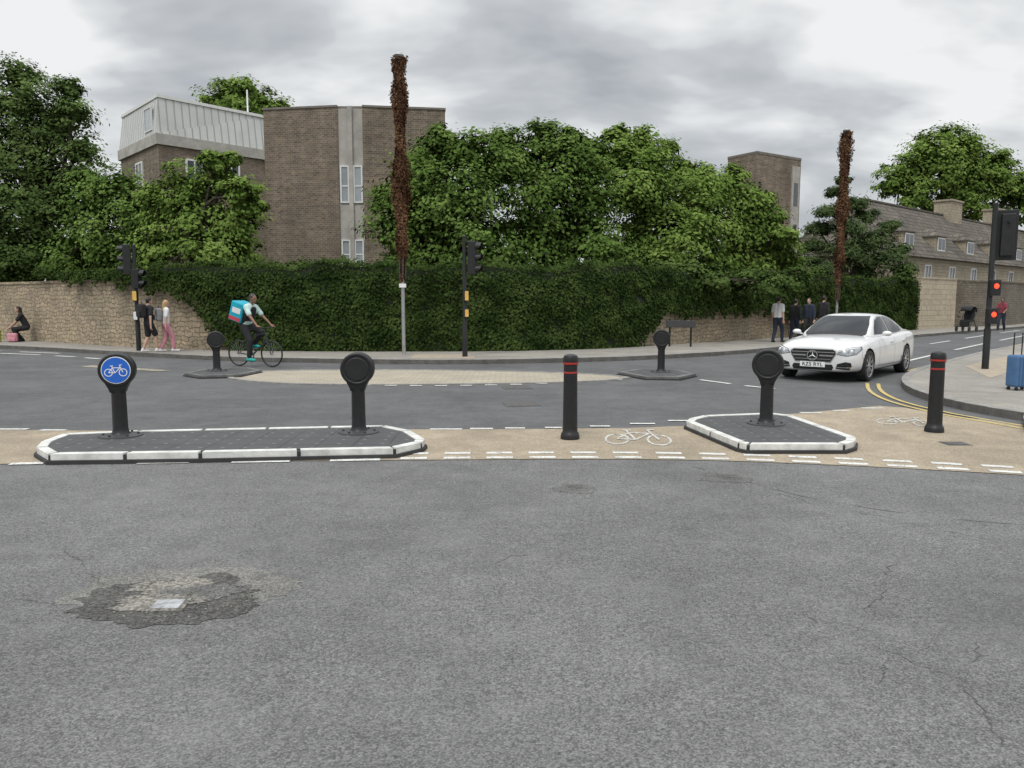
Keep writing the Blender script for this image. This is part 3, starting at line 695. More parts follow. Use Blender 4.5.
# ------------------------------------------------------------ trees
def tree(blobs,dist,trunk_px,mat,label,leaf=0.17,dens=1.0,name='tree',flat=0.85,depth=1.0,tr=0.2,ground=0.14,asp=0.62,cat='tree'):
    bl=[]
    for b in blobs:
        px,py,rp=b[:3]; dd=dist+(b[3] if len(b)>3 else random.uniform(-0.8,0.8)); x,y,z=up_at(px,py,dd); r=rp/F*dd
        bl.append((x,y,z,r))
    tx=(trunk_px-512)/F*dist
    e=empty(name,(tx,dist,ground)); tag(e,label,cat)
    zs=[b[2] for b in bl]; zt=min(zs)+0.35*(max(zs)-min(zs))
    mb=MB(); pts=[];rad=[]
    for i in range(7):
        t=i/6; pts.append((tx+0.18*math.sin(i*1.3+tx),dist+0.15*math.cos(i*1.7),ground+(zt-ground)*t)); rad.append(tr*(1.25-0.55*t) if i else tr*1.5)
    mb.path(pts,rad,10)
    for b in bl:
        k=random.randint(3,6); p0=Vector(pts[k]); p1=Vector(b[:3]); mid=p0.lerp(p1,0.5)+Vector((random.uniform(-.3,.3),random.uniform(-.3,.3),random.uniform(-0.1,.4)))
        q=[p0,p0.lerp(mid,.5)+Vector((0,0,.1)),mid,mid.lerp(p1,.6),p1]; r0=tr*0.5
        mb.path(q,[r0,r0*.8,r0*.6,r0*.42,r0*.25],7)
        for _ in range(5):
            d=Vector((random.gauss(0,1),random.gauss(0,1),random.gauss(0.2,.8))).normalized()*b[3]*0.85
            mb.path([mid.lerp(p1,.7),p1+d*0.5,p1+d],[r0*.28,r0*.18,r0*.06],5)
    mb.obj('trunk',M['bark'],e,True,smooth=True)
    CC=[];NN=[];TT=[];SZ=[]
    for (x,y,z,r) in bl:
        ncl=int(max(20,26*r*r/(leaf/0.17)**1.2)*dens)
        d=rng.normal(0,1,(ncl,3)); d/=np.linalg.norm(d,axis=1)[:,None]
        d[:,1]=np.where((d[:,1]>0.35)&(rng.uniform(0,1,ncl)<0.5),-d[:,1],d[:,1])
        rr=r*np.where(rng.uniform(0,1,ncl)<0.8,rng.uniform(0.78,1.2,ncl),rng.uniform(0.2,0.8,ncl))
        cc=np.stack([x+d[:,0]*rr,y+d[:,1]*rr*depth,z+d[:,2]*rr*flat],1)
        ct=rng.uniform(0,1,ncl); cs=r*rng.uniform(0.13,0.25,ncl)*(1.6/max(r,1.0))**0.5
        m=54
        off=rng.normal(0,1,(ncl,m,3))*cs[:,None,None]*np.array([1,1,0.6])
        pts_=cc[:,None,:]+off
        CC.append(pts_.reshape(-1,3))
        nd=(d[:,None,:]*0.8+np.array([0,-0.1,0.9])+off*0.5/ cs[:,None,None]*0.6).reshape(-1,3); NN.append(nd)
        TT.append((0.74*ct[:,None]+0.26*rng.uniform(0,1,(ncl,m))).ravel()); SZ.append(np.full(ncl*m,leaf*1.05))
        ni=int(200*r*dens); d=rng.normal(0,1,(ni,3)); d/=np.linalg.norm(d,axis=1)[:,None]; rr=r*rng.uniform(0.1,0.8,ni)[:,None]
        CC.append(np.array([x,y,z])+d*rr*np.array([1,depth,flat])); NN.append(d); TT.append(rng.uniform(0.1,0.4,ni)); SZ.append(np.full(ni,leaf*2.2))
    C=np.concatenate(CC);N_=np.concatenate(NN);T=np.concatenate(TT);Sz=np.concatenate(SZ)
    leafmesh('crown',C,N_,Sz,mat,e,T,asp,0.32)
    return e
tree([(415,188,30),(398,228,30),(445,162,28),(460,200,38),(490,170,30),(440,238,38),(480,240,38),(405,262,26),(455,270,26),(425,205,30),(468,150,20),(445,140,14),(425,158,18),(385,200,14)],30,450,M['leafA'],'broad green leafy tree growing behind the ivy wall')
tree([(520,162,30),(555,152,28),(540,195,40),(575,172,28),(590,200,28),(575,230,36),(530,240,38),(500,262,26),(560,266,26),(600,250,28),(540,138,16),(590,150,14),(505,140,14),(570,136,9)],31,548,M['leafA'],'broad green leafy tree growing behind the ivy wall')
tree([(625,190,32),(655,200,34),(690,205,30),(640,235,36),(680,240,34),(660,268,26),(620,268,26),(705,225,26),(648,172,22),(715,262,22),(620,160,18)],33,650,M['leafB'],'light green leafy tree growing behind the ivy wall')
tree([(722,192,20),(745,205,22),(768,222,18),(740,235,26),(770,250,20),(730,262,24),(705,187,20),(786,262,14),(784,236,13),(755,268,20),(732,178,12),(758,200,12)],36,738,M['leafB'],'light green leafy tree growing behind the ivy wall',leaf=0.18)
tree([(625,152,22),(655,158,20),(600,162,18),(682,172,18),(640,140,14),(617,136,12),(700,178,14),(668,150,8)],44,640,M['leafB'],'taller pale green tree with pointed top shoots',leaf=0.22,dens=0.8)
tree([(95,205,26),(120,190,24),(100,238,28),(140,215,26),(75,245,22),(125,250,26),(85,180,14),(150,255,22),(60,262,18)],34,105,M['leafA'],'bushy green tree behind the stone wall')
tree([(190,188,26),(222,180,20),(243,195,18),(205,215,30),(240,222,22),(240,248,22),(170,215,22),(165,245,26),(210,252,28),(215,163,12),(150,195,14),(255,205,10),(230,160,8)],31.5,195,M['leafB'],'bushy bright green tree behind the ivy wall')
tree([(22,105,30),(55,125,28),(80,150,20),(30,150,34),(-15,140,36),(50,180,30),(10,200,34),(75,112,16),(-45,95,36),(20,78,20),(60,215,26),(-30,220,34),(85,180,16),(20,245,30),(68,88,12),(-5,250,28),(55,245,22)],37,42,M['leafL'],'tall old tree with heavy dark crown over the wall',tr=0.32,dens=0.95)
tree([(8,262,20),(40,262,20),(-25,262,22),(75,266,18),(100,270,14),(22,272,16),(58,272,16)],35.5,20,M['leafC'],'dark green shrub behind the stone wall',tr=0.08,name='shrub',cat='shrub',dens=1.3)
tree([(238,100,22),(215,104,16),(262,106,17),(282,112,12),(228,92,12),(250,93,12),(240,120,24)],68,240,M['leafB'],'distant tree top rising above the buildings',leaf=0.32,dens=0.7,tr=0.35)
tree([(940,160,32),(905,175,22),(980,175,28),(950,145,20),(1010,190,22),(912,198,20),(925,148,14),(970,152,15),(890,185,12),(960,195,30),(1030,205,22),(995,162,12)],80,945,M['leafB'],'large rounded green tree behind the stone houses',leaf=0.34,dens=0.75,tr=0.45)
tree([(836,192,9),(852,205,13),(828,212,12),(818,228,13),(848,228,18),(872,238,17),(888,226,9),(812,246,14),(850,250,22),(882,258,18),(822,268,18),(862,272,20),(898,250,11),(805,262,10),(905,268,9),(843,180,6),(865,216,10)],43,846,M['pine'],'loose dark green pine tree with ragged tiered branches',name='pine_tree',leaf=0.24,flat=0.45,asp=0.25,dens=1.0,cat='pine tree')
tree([(900,277,10),(812,278,12),(790,283,10)],41,860,M['leafC'],'dark shrub behind the ivy wall',name='shrub',tr=0.06,cat='shrub')
tree([(x,278+4*math.sin(x),13) for x in range(170,800,26)],29.5,480,M['leafC'],'continuous dark shrub bank behind the garden wall',leaf=0.15,name='shrub',tr=0.05,dens=0.9,cat='shrub')
dw=[(x,110+8*math.sin(x*0.3),3.5+1.5*math.sin(x*1.3)+1.2*math.sin(x*0.7)) for x in range(-130,140,5)]
n=16000; ii=rng.integers(0,len(dw),n); D=np.array(dw)[ii]; d=rng.normal(0,1,(n,3)); d/=np.linalg.norm(d,axis=1)[:,None]
C=np.stack([D[:,0]+d[:,0]*4.5,D[:,1]+d[:,1]*3,D[:,2]+d[:,2]*4.5],1)
o=leafmesh('distant_trees',C,d+np.array([0,0,.5]),1.1,M['leafC'],None,rng.uniform(0,1,n),world=False); o["kind"]='stuff'; tag(o,'far line of dark green trees','trees')
# ------------------------------------------------------------ buildings
def wbox(mb,A,B,s0,s1,z0,z1,d0,d1,mi=0):
    A=Vector((A[0],A[1],0));B=Vector((B[0],B[1],0));d=(B-A).normalized();n=Vector((d.y,-d.x,0))
    c=A+d*(s0+s1)/2+n*(d0+d1)/2+Vector((0,0,(z0+z1)/2))
    mb.obox(c,d*(s1-s0)/2,n*(d1-d0)/2,Vector((0,0,(z1-z0)/2)),mi)
def window(parent,A,B,s0,s1,z0,z1,d,mull=1,glass=None,fr=0.07,horiz=None):
    w=empty('window',(A[0],A[1],z0)); w.parent=parent; w.matrix_parent_inverse=Matrix.Translation(-ORG[parent.name])
    mb=MB(); wbox(mb,A,B,s0,s1,z0,z1,d-0.05,d+0.015); mb.obj('pane',glass or M['glass'],w,True)
    mb=MB()
    wbox(mb,A,B,s0-fr,s0,z0-fr,z1+fr,d-0.05,d+0.06); wbox(mb,A,B,s1,s1+fr,z0-fr,z1+fr,d-0.05,d+0.06)
    wbox(mb,A,B,s0,s1,z0-fr,z0,d-0.05,d+0.055); wbox(mb,A,B,s0,s1,z1,z1+fr,d-0.05,d+0.055)
    for i in range(1,mull):
        s=s0+(s1-s0)*i/mull; wbox(mb,A,B,s-fr*.35,s+fr*.35,z0,z1,d-0.04,d+0.045)
    if horiz: wbox(mb,A,B,s0,s1,horiz-0.03,horiz+0.03,d-0.04,d+0.04)
    mb.obj('frame',M['frame'],w,True)
up=up_at
a0=up(263,109,39.0);a1=up(337,105,38.4);b0=up(362,105.5,38.4);b1=up(445,109,39.0); zt=a1[2]
e=empty('brick_building',(-8,42,0)); tag(e,'tall windowless brown brick block with narrow window slot','building')
bk=0.22
foot=[a0[:2],a1[:2],(a1[0],a1[1]+bk),(b0[0],b0[1]+bk),b0[:2],b1[:2],(b1[0]-1.6,b1[1]+12),(a0[0]+1.0,a0[1]+12)]
prism('wall',foot,0,zt-0.10,M['brick'],e,True)
foot2=[(a0[0]-.04,a0[1]-.04),(a1[0],a1[1]-.04),(a1[0],a1[1]+bk),(b0[0],b0[1]+bk),(b0[0],b0[1]-.04),(b1[0]+.04,b1[1]-.04),(b1[0]-1.6,b1[1]+12),(a0[0]+1.0,a0[1]+12)]
prism('parapet',foot2,zt-0.10,zt,M['coping'],e,True)
A=(a1[0],a1[1]+bk);B=(b0[0],b0[1]+bk);Wd=B[0]-A[0]
mb=MB(); wbox(mb,A,B,0.003,Wd-0.003,0,zt-0.15,0.003,0.14); wbox(mb,A,B,Wd/2-0.10,Wd/2+0.10,0,zt-0.05,0.14,0.28)
mb.obj('concrete_panel',M['conc'],e,True)
def zz_(py,d): return up_at(350,py,d)[2]
for (y0,y1) in ((203,169),(266,242)):
    z0=zz_(y0,39);z1=zz_(y1,39)
    window(e,A,B,0.13,Wd/2-0.17,z0,z1,0.15,1,M['glassl'],horiz=z0+(z1-z0)*0.45,fr=0.07); window(e,A,B,Wd/2+0.17,Wd-0.12,z0,z1,0.15,1,M['glassl'],horiz=z0+(z1-z0)*0.45,fr=0.07)
q0=up(119,124,58);q1=up(156,101,52);q2=up(264,121,57.8)
e=empty('clad_building',(-24,56,0)); tag(e,'brown brick building topped with pale ribbed metal storey','building')
fp=[q0[:2],q1[:2],q2[:2],(q2[0]+1,q2[1]+14),(q0[0]+1,q0[1]+14)]
prism('wall',fp,0,12.0,M['brick'],e,True)
prism('concrete_band',offs(fp,0.2,True),12.0,12.7,M['conc'],e,True)
lo=offs(fp,0.1,True);hi=offs(fp,-0.25,True);n=len(fp)
vs=[(p[0],p[1],12.7) for p in lo]+[(p[0],p[1],15.05) for p in hi]; fs=[(i,(i+1)%n,n+(i+1)%n,n+i) for i in range(n)]+[tuple(range(n,2*n))]
mobj('metal_storey',vs,fs,M['clad'],e,True)
prism('parapet',offs(fp,-0.15,True),15.05,15.25,M['frame'],e,True)
A,B=q0[:2],q1[:2]; LL=(Vector(B)-Vector(A)).length
window(e,A,B,LL-2.2,LL-0.9,13.1,14.5,0.05,1,M['glassl'])
A,B=q1[:2],q2[:2]
window(e,A,B,1.9,2.9,9.3,11.2,0.03,2,M['glass'],0.12); window(e,A,B,1.9,2.9,5.9,7.8,0.03,2,M['glass'],0.12); window(e,A,B,4.6,5.6,9.3,11.2,0.03,2,M['glass'],0.12)
A,B=q0[:2],q1[:2]; window(e,A,B,3.6,4.8,9.3,11.2,0.03,2,M['glass'],0.12)
mb=MB(); x,y,z=up(247,90,58.5); mb.cyl((x,y,12),(x,y,z),0.06,seg=8); mb.obj('antenna',M['signw'],e,True)
r0=up(728,158,52.0);r1=up(757,151,50);r2=up(801,163,52.5); zt=r1[2]
e=empty('brick_building',(17,55,0)); tag(e,'brown brick block with narrow pale concrete strip','building')
fp=[r0[:2],r1[:2],r2[:2],(r2[0]-1,r2[1]+9),(r0[0]+3.5,r0[1]+9)]
prism('wall',fp,0,zt-0.15,M['brick'],e,True); prism('parapet',offs(fp,0.03,True),zt-0.15,zt,M['coping'],e,True)
A,B=r1[:2],r2[:2];LL=(Vector(B)-Vector(A)).length
mb=MB(); wbox(mb,A,B,LL-0.95,LL-0.2,0,zt-0.6,0.0,0.1); mb.obj('concrete_panel',M['conc'],e,True)
for z0 in (2.3,5.3,8.0):
    w_=empty('window',(A[0],A[1],z0)); w_.parent=e; w_.matrix_parent_inverse=Matrix.Translation(-ORG[e.name])
    mb=MB(); wbox(mb,A,B,LL-0.78,LL-0.37,z0,z0+1.5,0.08,0.12); mb.obj('pane',M['glass'],w_,True)
hA=Vector((22.8,48.0));d=Vector((0.745,0.667)).normalized(); hl=46.0; hB=hA+d*hl; nrm=Vector((d.y,-d.x))
e=empty('stone_house',(30,56,0)); tag(e,'long old stone house with steep slate roof and dormers','house')
P=lambda s,o:(hA.x+d.x*s+nrm.x*o,hA.y+d.y*s+nrm.y*o)
eav=4.75;rid=8.75
prism('wall',[P(0.3,0),P(hl,0),P(hl,-7.5),P(0.3,-7.5)],0,eav,M['stonep'],e,True)
vs=[(*P(0,0.35),eav-0.12),(*P(hl,0.35),eav-0.12),(*P(hl,-3.75),rid),(*P(5.5,-3.75),rid),(*P(hl,-7.85),eav-0.12),(*P(0,-7.85),eav-0.12)]
mobj('roof',vs,[(0,1,2,3),(3,2,4,5),(1,4,2),(0,3,5)],M['slate'],e,True)
mb=MB(); wbox(mb,hA,hB,5.5,hl,rid-0.06,rid+0.08,-3.87,-3.63); mb.obj('ridge',M['slate'],e,True)
for i,s in enumerate((4.9,10.6,16.5,21.9,28.5,35)):
    dm=empty('dormer',(*P(s,0),eav)); dm.parent=e; dm.matrix_parent_inverse=Matrix.Translation(-ORG[e.name])
    zb=eav+0.6; w=0.95
    mb=MB(); wbox(mb,hA,hB,s-w,s+w,zb-0.3,zb+0.95,-2.6,-0.35)
    mb.obj('wall',M['stonew'] if False else M['stonep'],dm,True)
    vs=[(*P(s-w-0.15,-0.2),zb+0.9),(*P(s+w+0.15,-0.2),zb+0.9),(*P(s,-0.75),zb+1.5),(*P(s-w-0.15,-3.0),zb+0.9),(*P(s+w+0.15,-3.0),zb+0.9),(*P(s,-3.0),zb+1.5)]
    mobj('roof',vs,[(0,1,2),(0,2,5,3),(1,4,5,2),(0,3,4,1)],M['slate'],dm,True)
    A=P(0,-0.32);B=P(hl,-0.32); mb=MB(); wbox(mb,A,B,s-0.7,s+0.7,zb-0.1,zb+0.82,0,0.05)
    mb.obj('window_frame',M['frame'],dm,True)
    mb=MB(); wbox(mb,A,B,s-0.62,s-0.04,zb-0.02,zb+0.74,0.03,0.06); wbox(mb,A,B,s+0.04,s+0.62,zb-0.02,zb+0.74,0.03,0.06); mb.obj('pane',M['glass'],dm,True)
for s in (3,7,11.5,16,20.5,25,30): window(e,P(0,0),P(hl,0),s,s+1.0,2.9,4.1,0.0,2,M['glass'])
for s,w,h in ((21.5,1.3,1.1),(33.5,1.4,1.3)):
    mb=MB(); wbox(mb,hA,hB,s-w,s+w,rid-0.8,rid+h,-4.4,-3.1); wbox(mb,hA,hB,s-w-0.1,s+w+0.1,rid+h,rid+h+0.15,-4.5,-3.0)
    mb.obj('chimney',M['stonep'],e,True)
# ------------------------------------------------------------ ivy clad poles
def ivypole(px,py,toppy,label,ivlow,lean=0.0,seed=0,bare=1.0,fat=1.0):
    x,y=g(px,py,0.118); e=empty('telegraph_pole',(x,y,0.118)); tag(e,label,'pole','tall poles wrapped in dead ivy')
    h=up_at(px,toppy,y)[2]-0.118
    mb=MB(); mb.path([(0,0,0),(lean*0.3,0,h*0.3),(lean*0.7,0,h*0.7),(lean,0,h)],[0.055,0.052,0.05,0.048],12); mb.lathe([(0,h+0.02),(0.13,h+0.02),(0.15,h+0.07),(0.09,h+0.14),(0,h+0.15)],c=(lean,0,0),seg=14); mb.obj('pole',M['steel'],e,smooth=True)
    n=13000; z=rng.uniform(ivlow,h+0.02,n); prof=np.array([0.165+0.06*vnoise(q*1.5,0,seed)+0.05*vnoise(q*5.1,0,seed+3) for q in z])*fat
    prof=prof*np.where(z>h-0.45,1.3,1.0)*np.clip((z-ivlow)/1.6,0.3,1)
    th=rng.uniform(0,6.283,n); rr=prof*rng.uniform(0.45,1.25,n)*(1+0.25*np.sin(th*2+z*2.7))
    C=np.stack([lean*z/h+rr*np.cos(th),rr*np.sin(th),z-rng.exponential(0.07,n)],1)
    ct=0.5+0.5*np.sin(z*5.1+th*1.3+np.sin(z*2.3)*2)
    leafmesh('dead_ivy',C,np.stack([np.cos(th),np.sin(th),0.0+0*th],1),0.10,M['dead'],e,0.5*rng.uniform(0,1,n)+0.5*ct,0.5,0.6,world=False)
    mb=MB()
    for k in range(5):
        a0=k*1.25+seed; pts=[(lean*z_/h+0.09*fat*math.cos(a0+z_*0.7),0.09*fat*math.sin(a0+z_*0.7),z_) for z_ in np.linspace(ivlow*bare,h-0.2,26)]
        mb.path(pts,0.02,6)
    mb.obj('ivy_stem',M['bark'],e,smooth=True)
    return e,x,y
e,x,y=ivypole(404,354.6,58,'tall pole wrapped in brown dead ivy beside the hedge',2.2,-0.02,2)
mb=MB(); mb.box(-0.1,0.1,-0.09,-0.06,1.95,2.06); mb.obj('notice_plate',M['signw'],e)
ivypole(835,338.5,132,'tall pole wrapped in brown dead ivy near the pine',1.6,0.1,7,1.0,0.95)
# ------------------------------------------------------------ traffic signals
def signal(px,py,z,h,heads,boxes,label):
    x,y=g(px,py,z); e=empty('traffic_light',(x,y,z)); tag(e,label,'traffic light','traffic lights around the junction')
    mb=MB(); mb.lathe([(0,0),(0.075,0),(0.075,0.9),(0.06,0.95),(0.057,h),(0,h+0.03)],seg=18); mb.obj('pole',M['blackm'],e,smooth=True)
    for (ox,oy,zc,ang,n,lit,back) in heads:
        hd=empty('signal_head',(ox,oy,zc),ang); hd.parent=e
        hh=0.155*n
        mb=MB(); mb.box(-0.13,0.13,-0.08,0.14,-hh,hh)
        if back: mb.box(-0.21,0.21,0.0,0.015,-hh-0.1,hh+0.1)
        mb.obj('housing',M['blackm'],hd,bevel=0.02)
        for i in range(n):
            zl=hh-0.155-0.31*i
            m2=MB(); m2.lathe([(0,-0.085),(0.07,-0.09),(0.1,-0.083),(0.1,-0.07)],c=(0,0,zl),axis='y',seg=22); m2.obj('lens',M['redlamp'] if lit==i else M['lens'],hd,smooth=True)
            m2=MB(); vs=[];fs=[];K=16
            for k in range(K+1):
                t=math.radians(-35)+math.radians(250)*k/K
                for yy_,r_ in ((-0.07,0.118),(-0.24,0.112),(-0.24,0.106),(-0.07,0.108)):
                    sh=0.0
                    if yy_<-0.2: sh=0.10*max(0,-math.sin(t))*1.5
                    vs.append((r_*math.cos(t),yy_+sh,zl+r_*math.sin(t)))
            for k in range(K):
                for q in range(4):
                    q2=(q+1)%4; fs.append((k*4+q,(k+1)*4+q,(k+1)*4+q2,k*4+q2))
            m2.add(vs,fs); m2.obj('visor',M['black'],hd,smooth=True)
        m2=MB(); m2.bar((0,0.1,hh*0.6),(0,0.22,hh*0.6),0.05,0.04); m2.obj('bracket',M['blackm'],hd)
    for (oz,w,hh,mat,lit,ang,ox) in boxes:
        bx=empty('push_button_box',(ox,-0.075,oz),ang); bx.parent=e
        mb=MB(); mb.box(-w/2,w/2,-0.09,0.03,0,hh); mb.obj('case',M['blackm'],bx,bevel=0.012)
        mb=MB(); mb.box(-w/2+0.015,w/2-0.015,-0.097,-0.08,hh*0.08,hh*0.92); mb.obj('front_panel',mat,bx,bevel=0.006)
        if lit:
            mb=MB(); mb.lathe([(0,-0.115),(0.055,-0.11),(0.06,-0.09)],c=(0,0,hh*0.6),axis='y',seg=18); mb.obj('red_signal',M['redlamp'],bx,smooth=True)
    return e
signal(465,356.5,0.12,3.35,[(0.26,0.02,2.75,1.25,3,None,False)],[(1.55,0.13,0.3,M['ylw'],False,0.2,0.05),(1.1,0.13,0.24,M['ylw'],False,0.2,0.05)],'black traffic light with yellow button box by the hedge')
signal(139,350.5,0.12,3.3,[(-0.26,0.0,2.85,-1.2,3,None,False),(0.10,-0.05,2.25,1.5,2,None,False)],[(1.55,0.16,0.34,M['ylw'],False,0.0,0.02),(0.95,0.15,0.3,M['signw'],False,0.0,0.02)],'black traffic light with button boxes near stone wall')
signal(985,369,0.112,3.75,[(0.33,0.05,3.05,2.75,3,None,True)],[(1.68,0.26,0.36,M['black'],True,0.15,0.02),(1.04,0.24,0.36,M['black'],True,0.15,0.0)],'black traffic light showing red on the corner pavement')
x,y=g(680,346.5,0.118); e=empty('street_sign',(x,y,0.118),-0.25); tag(e,'low dark street name sign on two short posts','sign')
mb=MB(); mb.cyl((-0.36,0,0),(-0.36,0,0.95),0.035,seg=10); mb.obj('post',M['blackm'],e)
mb=MB(); mb.cyl((0.36,0,0),(0.36,0,0.95),0.035,seg=10); mb.obj('post',M['blackm'],e)
mb=MB(); mb.box(-0.5,0.5,-0.055,-0.035,0.66,0.90); mb.obj('plate',M['dkgrey'],e,bevel=0.008)
# ------------------------------------------------------------ people
def vx(*a): return Vector(a)
def ik(a,b,l1,l2,hint):
    d=b-a; L=min(d.length,(l1+l2)*0.995); dn=d.normalized(); b=a+dn*L
    x=(l1*l1-l2*l2+L*L)/(2*L); h=math.sqrt(max(l1*l1-x*x,0)); pr=hint-dn*hint.dot(dn); pr=pr.normalized() if pr.length>1e-5 else Vector((1,0,0))
    return a+dn*x+pr*h,b
def cap(mb,p0,r0,p1,r1):
    p0=Vector(p0);p1=Vector(p1); mb.ball(p0,r0,12,8); mb.ball(p1,r1,12,8); mb.cyl(p0,p1,r0,r1,12)
def remesh(mb,name,mat,parent,vox,sm=2):
    o=mobj(name,mb.v,mb.f,mat,parent,smooth=True)
    r=o.modifiers.new('r','REMESH'); r.mode='VOXEL'; r.voxel_size=vox; r.use_smooth_shade=True
    if sm: s=o.modifiers.new('s','SMOOTH'); s.iterations=sm; s.factor=0.5
    bake(o)
    if not o.data.materials: o.data.materials.append(mat)
    o.data.polygons.foreach_set('use_smooth',[True]*len(o.data.polygons)); return o
def cloth(name,c,var=0.15): return simple(name,c,0.85,var=var,scale=9)
SK=simple('skin',(0.50,0.31,0.23),0.55,var=0.06); SKD=simple('skin_dark',(0.22,0.12,0.08),0.55,var=0.06)
HD=simple('hair_dark',(0.02,0.015,0.012),0.6); HBL=simple('hair_blond',(0.42,0.29,0.14),0.6); BLK=cloth('black_cloth',(0.016,0.016,0.018)); WHT=cloth('white_cloth',(0.70,0.70,0.70),0.05)
NVY=cloth('navy_cloth',(0.02,0.028,0.05)); PNK=cloth('pink_cloth',(0.58,0.26,0.31)); GRY=cloth('grey_cloth',(0.22,0.22,0.23)); TEAL=cloth('teal_cloth',(0.03,0.42,0.38)); MAR=cloth('maroon_cloth',(0.22,0.04,0.06)); MINT=cloth('mint_cloth',(0.50,0.66,0.63))
def person(loc,rz,height,label,shirt=BLK,trou=BLK,hair=HD,skin=SK,shoe=BLK,pz=0.93,py=0.0,lean=0.03,feet=None,hands=None,sleeve=0,shorts=False,longhair=False,hat=None,skirt=False,vest=None):
    e=empty('person',loc,rz); s=height/1.75; e.scale=(s,s,s); tag(e,label,'person')
    feet=feet or [(-0.1,-0.16,0.09),(0.1,0.20,0.09)]; hands=hands or [(-0.27,0.10,0.82),(0.27,-0.08,0.82)]
    U=vx(0,math.sin(lean),math.cos(lean)); pel=vx(0,py,pz); che=pel+U*0.28; sh=pel+U*0.49; nk=pel+U*0.56; hd=nk+vx(0,0.03+0.5*math.sin(lean)*0.15,0.135)
    B=MB();S=MB();T=MB()
    for mbx,ex in ((B,0),(S,0.02)):
        for sg in (-1,1):
            cap(mbx,pel+vx(sg*0.06,0,0.03),0.098+ex,che+vx(sg*0.065,0,0),0.098+ex)
            cap(mbx,che+vx(sg*0.065,0,0),0.10+ex,sh+vx(sg*0.09,0,-0.03),0.08+ex)
            cap(mbx,sh+vx(sg*0.06,0,0),0.07+ex,sh+vx(sg*0.17,0,-0.015),0.056+ex)
    cap(B,sh,0.06,nk+vx(0,0.01,0.04),0.052)
    B.ball(hd,(0.076,0.093,0.112)); B.ball(hd+vx(0,0.035,-0.07),(0.05,0.055,0.045)); B.ball(hd+vx(0,0.098,-0.015),(0.013,0.02,0.022)); B.ball(hd+vx(0,0.088,-0.055),(0.026,0.012,0.009))
    for sg in (-1,1): B.ball(hd+vx(sg*0.078,-0.005,-0.005),(0.012,0.02,0.032))
    for i,sg in enumerate((-1,1)):
        s0=sh+vx(sg*0.175,0,-0.015); el,wp=ik(s0,Vector(hands[i]),0.30,0.26,vx(sg*0.5,-1,-0.2)); fd=(wp-el).normalized()
        cap(B,s0,0.054,el,0.040); cap(B,el,0.040,wp,0.027)
        ex=0.018
        cap(S,s0,0.056+ex,s0.lerp(el,0.72 if sleeve==0 else 1.0),0.047+ex)
        if sleeve: cap(S,el,0.042+ex,el.lerp(wp,0.93),0.030+ex*0.7)
        side=fd.cross(vx(0,1,0.3)).normalized() if abs(fd.z)>0.5 else fd.cross(vx(0,0,1)).normalized()
        pn=side.cross(fd).normalized()
        for k in (-1,0,1): cap(B,wp+fd*0.01+side*k*0.012,0.018,wp+fd*0.085+side*k*0.022,0.015)
        for k,(o,L) in enumerate(((-0.033,0.062),(-0.011,0.075),(0.011,0.07),(0.032,0.055))):
            r0=wp+fd*0.09+side*o; m_=r0+fd*L*0.5+pn*0.010; t_=m_+fd*L*0.32+pn*0.032
            cap(B,r0,0.0105,m_,0.0098); cap(B,m_,0.0098,t_,0.009)
        r0=wp+fd*0.03-side*0.03; m_=r0+fd*0.035-side*0.03+pn*0.01; cap(B,r0,0.013,m_,0.011); cap(B,m_,0.011,m_+fd*0.03+pn*0.012,0.010)
    for i,sg in enumerate((-1,1)):
        h0=pel+vx(sg*0.09,0,-0.03); kn,an=ik(h0,Vector(feet[i]),0.43,0.42,vx(sg*0.05,1,0.1))
        cap(B,h0,0.088,kn,0.056); cap(B,kn,0.056,kn.lerp(an,0.35)+vx(0,-0.015,0),0.055); cap(B,kn.lerp(an,0.35)+vx(0,-0.015,0),0.055,an,0.036)
        ex=0.018; cap(T,pel+vx(sg*0.055,0,0.02),0.10+ex,h0,0.09+ex)
        if shorts: cap(T,h0,0.09+ex,h0.lerp(kn,0.8),0.075+ex)
        else:
            cap(T,h0,0.09+ex,kn,0.06+ex); cap(T,kn,0.06+ex,an+(kn-an).normalized()*0.04,0.045+ex)
        cap(B,an,0.036,an+vx(0,-0.04,-0.045),0.03); cap(B,an+vx(0,0.02,-0.035),0.034,an+vx(0,0.13,-0.055),0.024)
        F_=MB(); cap(F_,an+vx(0,-0.05,-0.05),0.04,an+vx(0,0.05,-0.05),0.045); cap(F_,an+vx(0,0.05,-0.05),0.045,an+vx(0,0.165,-0.058),0.036); cap(F_,an+vx(0,-0.02,0.0),0.045,an+vx(0,-0.02,-0.04),0.042)
        remesh(F_,'shoe',shoe,e,0.018,1)
    remesh(B,'body',skin,e,0.0105,1)
    remesh(S,'shirt',shirt,e,0.02,2)
    if vest:
        V_=MB()
        for sg in (-1,1):
            cap(V_,pel+vx(sg*0.06,0,0.08),0.13,che+vx(sg*0.065,0,0),0.13); cap(V_,che+vx(sg*0.065,0,0),0.13,sh+vx(sg*0.06,0,-0.06),0.105)
        remesh(V_,'vest',vest,e,0.02,2)
    remesh(T,'trousers' if not shorts else 'shorts',trou,e,0.02,2)
    Hh=MB(); Hh.ball(hd+vx(0,-0.018,0.022),(0.087,0.097,0.108))
    if longhair: cap(Hh,hd+vx(0,-0.06,0.0),0.075,hd+vx(0,-0.085,-0.26),0.06)
    o=remesh(Hh,'hair' if not hat else 'helmet',hat or hair,e,0.014,1)
    bm=bmesh.new(); bm.from_mesh(o.data)
    dl=[v for v in bm.verts if v.co.y>hd.y+0.045 and v.co.z<hd.z+0.055]; bmesh.ops.delete(bm,geom=dl,context='VERTS'); bm.to_mesh(o.data); bm.free()
